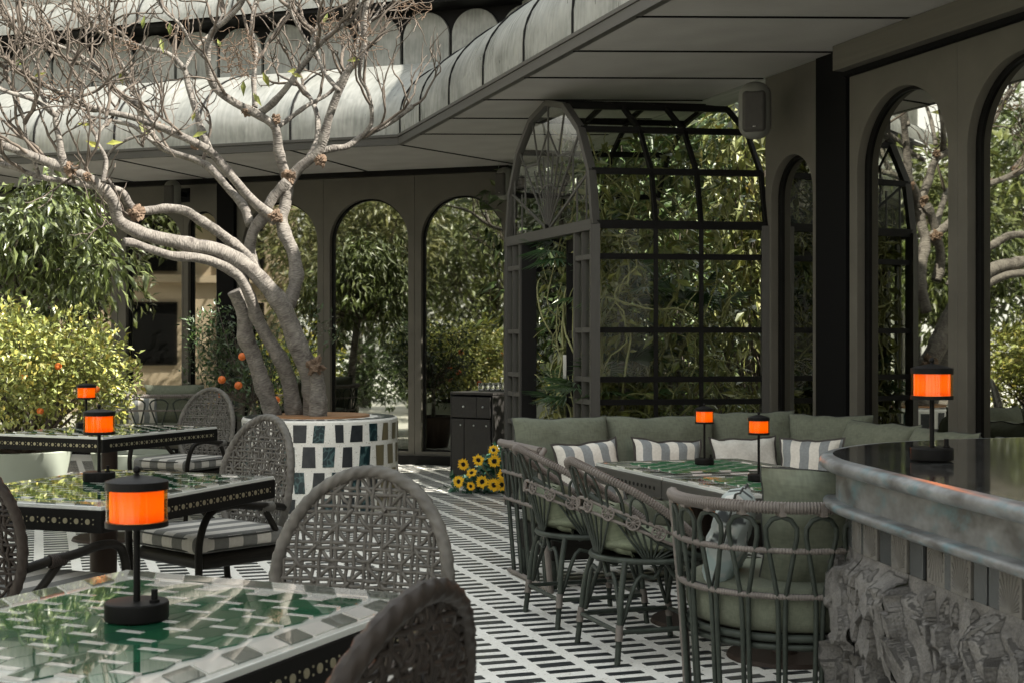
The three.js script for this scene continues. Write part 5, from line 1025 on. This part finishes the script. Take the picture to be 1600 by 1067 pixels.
// ------------------------------------------------------------------ loudspeakers
function speaker(label, p, turn, k = 1) {
  const t = thing('loudspeaker', label, 'speaker', p, turn, 'wall loudspeakers');
  const g = new RoundedBoxGeometry(0.19 * k, 0.335 * k, 0.17 * k, 12, 0.083 * k); mesh('cabinet', g, M.speaker, t);
  const f = new RoundedBoxGeometry(0.135 * k, 0.24 * k, 0.05 * k, 10, 0.024 * k).translate(0, -0.014 * k, 0.066 * k); mesh('grille', f, M.grille, t);
  const cv = document.createElement('canvas'); cv.width = 128; cv.height = 32; const x = cv.getContext('2d'); x.fillStyle = '#14130f'; x.fillRect(0, 0, 128, 32); x.fillStyle = '#e8e6dd'; x.font = 'bold 22px sans-serif'; x.textAlign = 'center'; x.fillText('▪ Apart', 64, 24);
  const tx = new THREE.CanvasTexture(cv); tx.colorSpace = THREE.SRGBColorSpace; mesh('badge', new THREE.PlaneGeometry(0.036 * k, 0.009 * k).translate(0, -0.105 * k, 0.0925 * k), std({ map: tx, roughness: 0.6 }), t);
  mesh('bracket', [box(0.05, 0.05, 0.2, 0, 0.02, -0.14), box(0.12, 0.16, 0.02, 0, 0.02, -0.24)], M.black, t);
  return t;
}
speaker('dark rounded loudspeaker hung beside the black column at the glasshouse roof', P(1180, 173, 9.2), -0.25, 1.14);
speaker('black loudspeaker on the far arcade beside the glasshouse gable', P(789, 287, 14.35), -0.75, 1);
speaker('black loudspeaker on the far arcade behind the bare tree limbs', P(269, 305, 15.7), -0.4, 1);

// ------------------------------------------------------------------ service cabinet, glasses, sunflowers
{
  const c = V(-0.235, 0, -13.55), t = thing('service_cabinet', 'black service cabinet with drawers and doors by the glasshouse', 'cabinet', c, -0.62);
  const w = 0.52, d = 0.55, h = 0.86;
  mesh('carcass', box(w - 0.02, h - 0.04, d - 0.02, 0, (h - 0.04) / 2, 0), M.black, t); mesh('top', box(w, 0.025, d, 0, h - 0.0125, 0, 0.004), M.ash, t);
  for (const s of [-1, 1]) mesh('side', box(0.014, h - 0.03, d - 0.004, s * (w / 2 - 0.007), (h - 0.03) / 2, 0, 0.003), M.ash, t);
  for (const [x, ww] of [[-0.085, 0.30], [0.152, 0.165]]) { const q = mesh('drawer', box(ww, 0.2, 0.018, x, 0.715, d / 2, 0.004), M.ash, t); mesh('knob', new THREE.SphereGeometry(0.011, 10, 8).translate(x, 0.72, d / 2 + 0.018), M.steel, q); }
  for (const [x, ww] of [[-0.16, 0.148], [0.0, 0.155], [0.152, 0.165]]) { const q = mesh('door', box(ww, 0.56, 0.018, x, 0.32, d / 2, 0.004), M.ash, t); mesh('knob', new THREE.SphereGeometry(0.009, 10, 8).translate(x + 0.04, 0.54, d / 2 + 0.016), M.steel, q); }
  const where = ['first tumbler on the cabinet top, farthest from the glasshouse', 'second tumbler along the cabinet top', 'third tumbler along the cabinet top', 'fourth tumbler along the cabinet top', 'fifth tumbler along the cabinet top', 'last tumbler on the cabinet top, against the glasshouse frame'];
  const gl = thing('tumbler', 'clear glass ' + where[0], 'glass', V(0, 0, 0), 0, 'tumblers on the cabinet');
  mesh('bowl', new THREE.LatheGeometry([[0.001, 0.004], [0.026, 0.004], [0.032, 0.03], [0.033, 0.088], [0.030, 0.088], [0.028, 0.03], [0.023, 0.010], [0.001, 0.010]].map((p) => new THREE.Vector2(...p)), 24), phy({ color: C(0.97, 0.98, 0.98), transmission: 1, roughness: 0.02, thickness: 0.003, ior: 1.5 }), gl);
  where.forEach((lb, i) => { const o = i ? copy(gl, 'clear glass ' + lb) : gl; const p = P(752 + i * 8.6, 610, 13.45 + 0.05 * (i % 2)); o.position.set(p.x, h + 0.001, p.z); });
}
{
  const t = thing('sunflower_bunch', 'bunch of yellow sunflowers and dark leaves laid on the paving by the sofa', 'flowers'); const r = rng(41);
  const cen = P(760, 735, 12.2), spots = [];
  for (let i = 0; i < 620; i++) { const x = 706 + 94 * r(), y = 694 + 74 * r(); if (y < 772 - (x - 706) * 1.15 && y < 745) continue; const p = P(x, y, 12.2 + 0.25 * r()); spots.push([p, rdir(r).add(V(0, 0.1, 0.3)), 0.06 + 0.05 * r(), vary(r, [0.03, 0.11, 0.06], 0.4), rdir(r).add(V(0, 1, 0.6))]); }
  for (let i = 0; i < 14; i++) spots.push([P(690 + 2.5 * i, 763 - 2 * r(), 12.1), V(-0.7, 0.2, 0.2).add(rdir(r).multiplyScalar(0.4)), 0.06, vary(r, [0.06, 0.13, 0.03], 0.3)]);
  stuff(mesh('leaves', leafGeo(spots, { wide: 0.55 }), M.leaf, t));
  const stems = []; 
  for (const [x, y, s, ax, ay] of [[724, 725, 1, -0.5, 0.1], [747, 719, 0.85, 0.1, 0.7], [772, 720, 1.08, 0.1, 0.25], [771, 703, 0.8, 0.1, 0.9], [753, 752, 1, -0.05, 0.1], [736, 759, 0.8, -0.5, -0.4], [737, 739, 0.8, -0.2, 0.9], [717, 752, 0.9, -0.7, 0.6], [772, 757, 0.95, -0.6, -0.1], [783, 757, 0.9, 0.5, 0.2], [786, 742, 0.9, 0.5, 0.5], [795, 728, 0.8, 0.6, 0.4]]) {
    const p = P(x, y, 12.0), n = V(ax * 0.9 + 0.7 * (r() - 0.5), ay * 0.8 + 0.7 * (r() - 0.5), 1).normalize(), R = 0.053 * s * (0.82 + 0.4 * r()), g = []; const q = new THREE.Quaternion().setFromUnitVectors(V(0, 0, 1), n);
    for (let k = 0; k < 30; k++) { const ring = k < 17 ? 0 : 1, a = (ring ? (k - 17) / 13 : k / 17) * 6.283 + r() * 0.25, L = R * (0.52 + 0.42 * r()) * (ring ? 0.9 : 1), w = R * 0.21, c = Math.cos(a), s2 = Math.sin(a), b = R * 0.36, lift = ring ? 0.010 : 0.002, cu = 0.012 * (r() - 0.35); const pt = (rad, sd, z) => [c * rad - s2 * sd, s2 * rad + c * sd, z]; const gg = new THREE.BufferGeometry(); const A = pt(b, 0, lift), B = pt(b + L * 0.45, w, lift + 0.004), Cc = pt(b + L * 0.45, -w, lift + 0.004), D = pt(b + L, 0, lift + cu); gg.setAttribute('position', new THREE.Float32BufferAttribute([...A, ...Cc, ...D, ...A, ...D, ...B], 3)); gg.computeVertexNormals(); gg.setAttribute('uv', new THREE.Float32BufferAttribute([0, k / 30, 0.3, k / 30, 1, k / 30, 0, k / 30, 1, k / 30, 0.3, k / 30 + 0.02], 2)); g.push(gg); }
    const m = merge(g).applyQuaternion(q).translate(p.x, p.y, p.z); const f = mesh('flower', m, M.petal, t);
    mesh('disk', new THREE.SphereGeometry(R * 0.34, 18, 10).scale(1, 1, 0.4).applyQuaternion(q).translate(p.x + n.x * 0.006, p.y + n.y * 0.006, p.z + n.z * 0.006), M.disk, f);
    stems.push(rod(p.clone().addScaledVector(n, -0.005), V(cen.x + 0.1, 0.06, cen.z), 0.006, 5));
  }
  mesh('stems', stems, M.vine, t);
}
renderer.render(scene, camera);
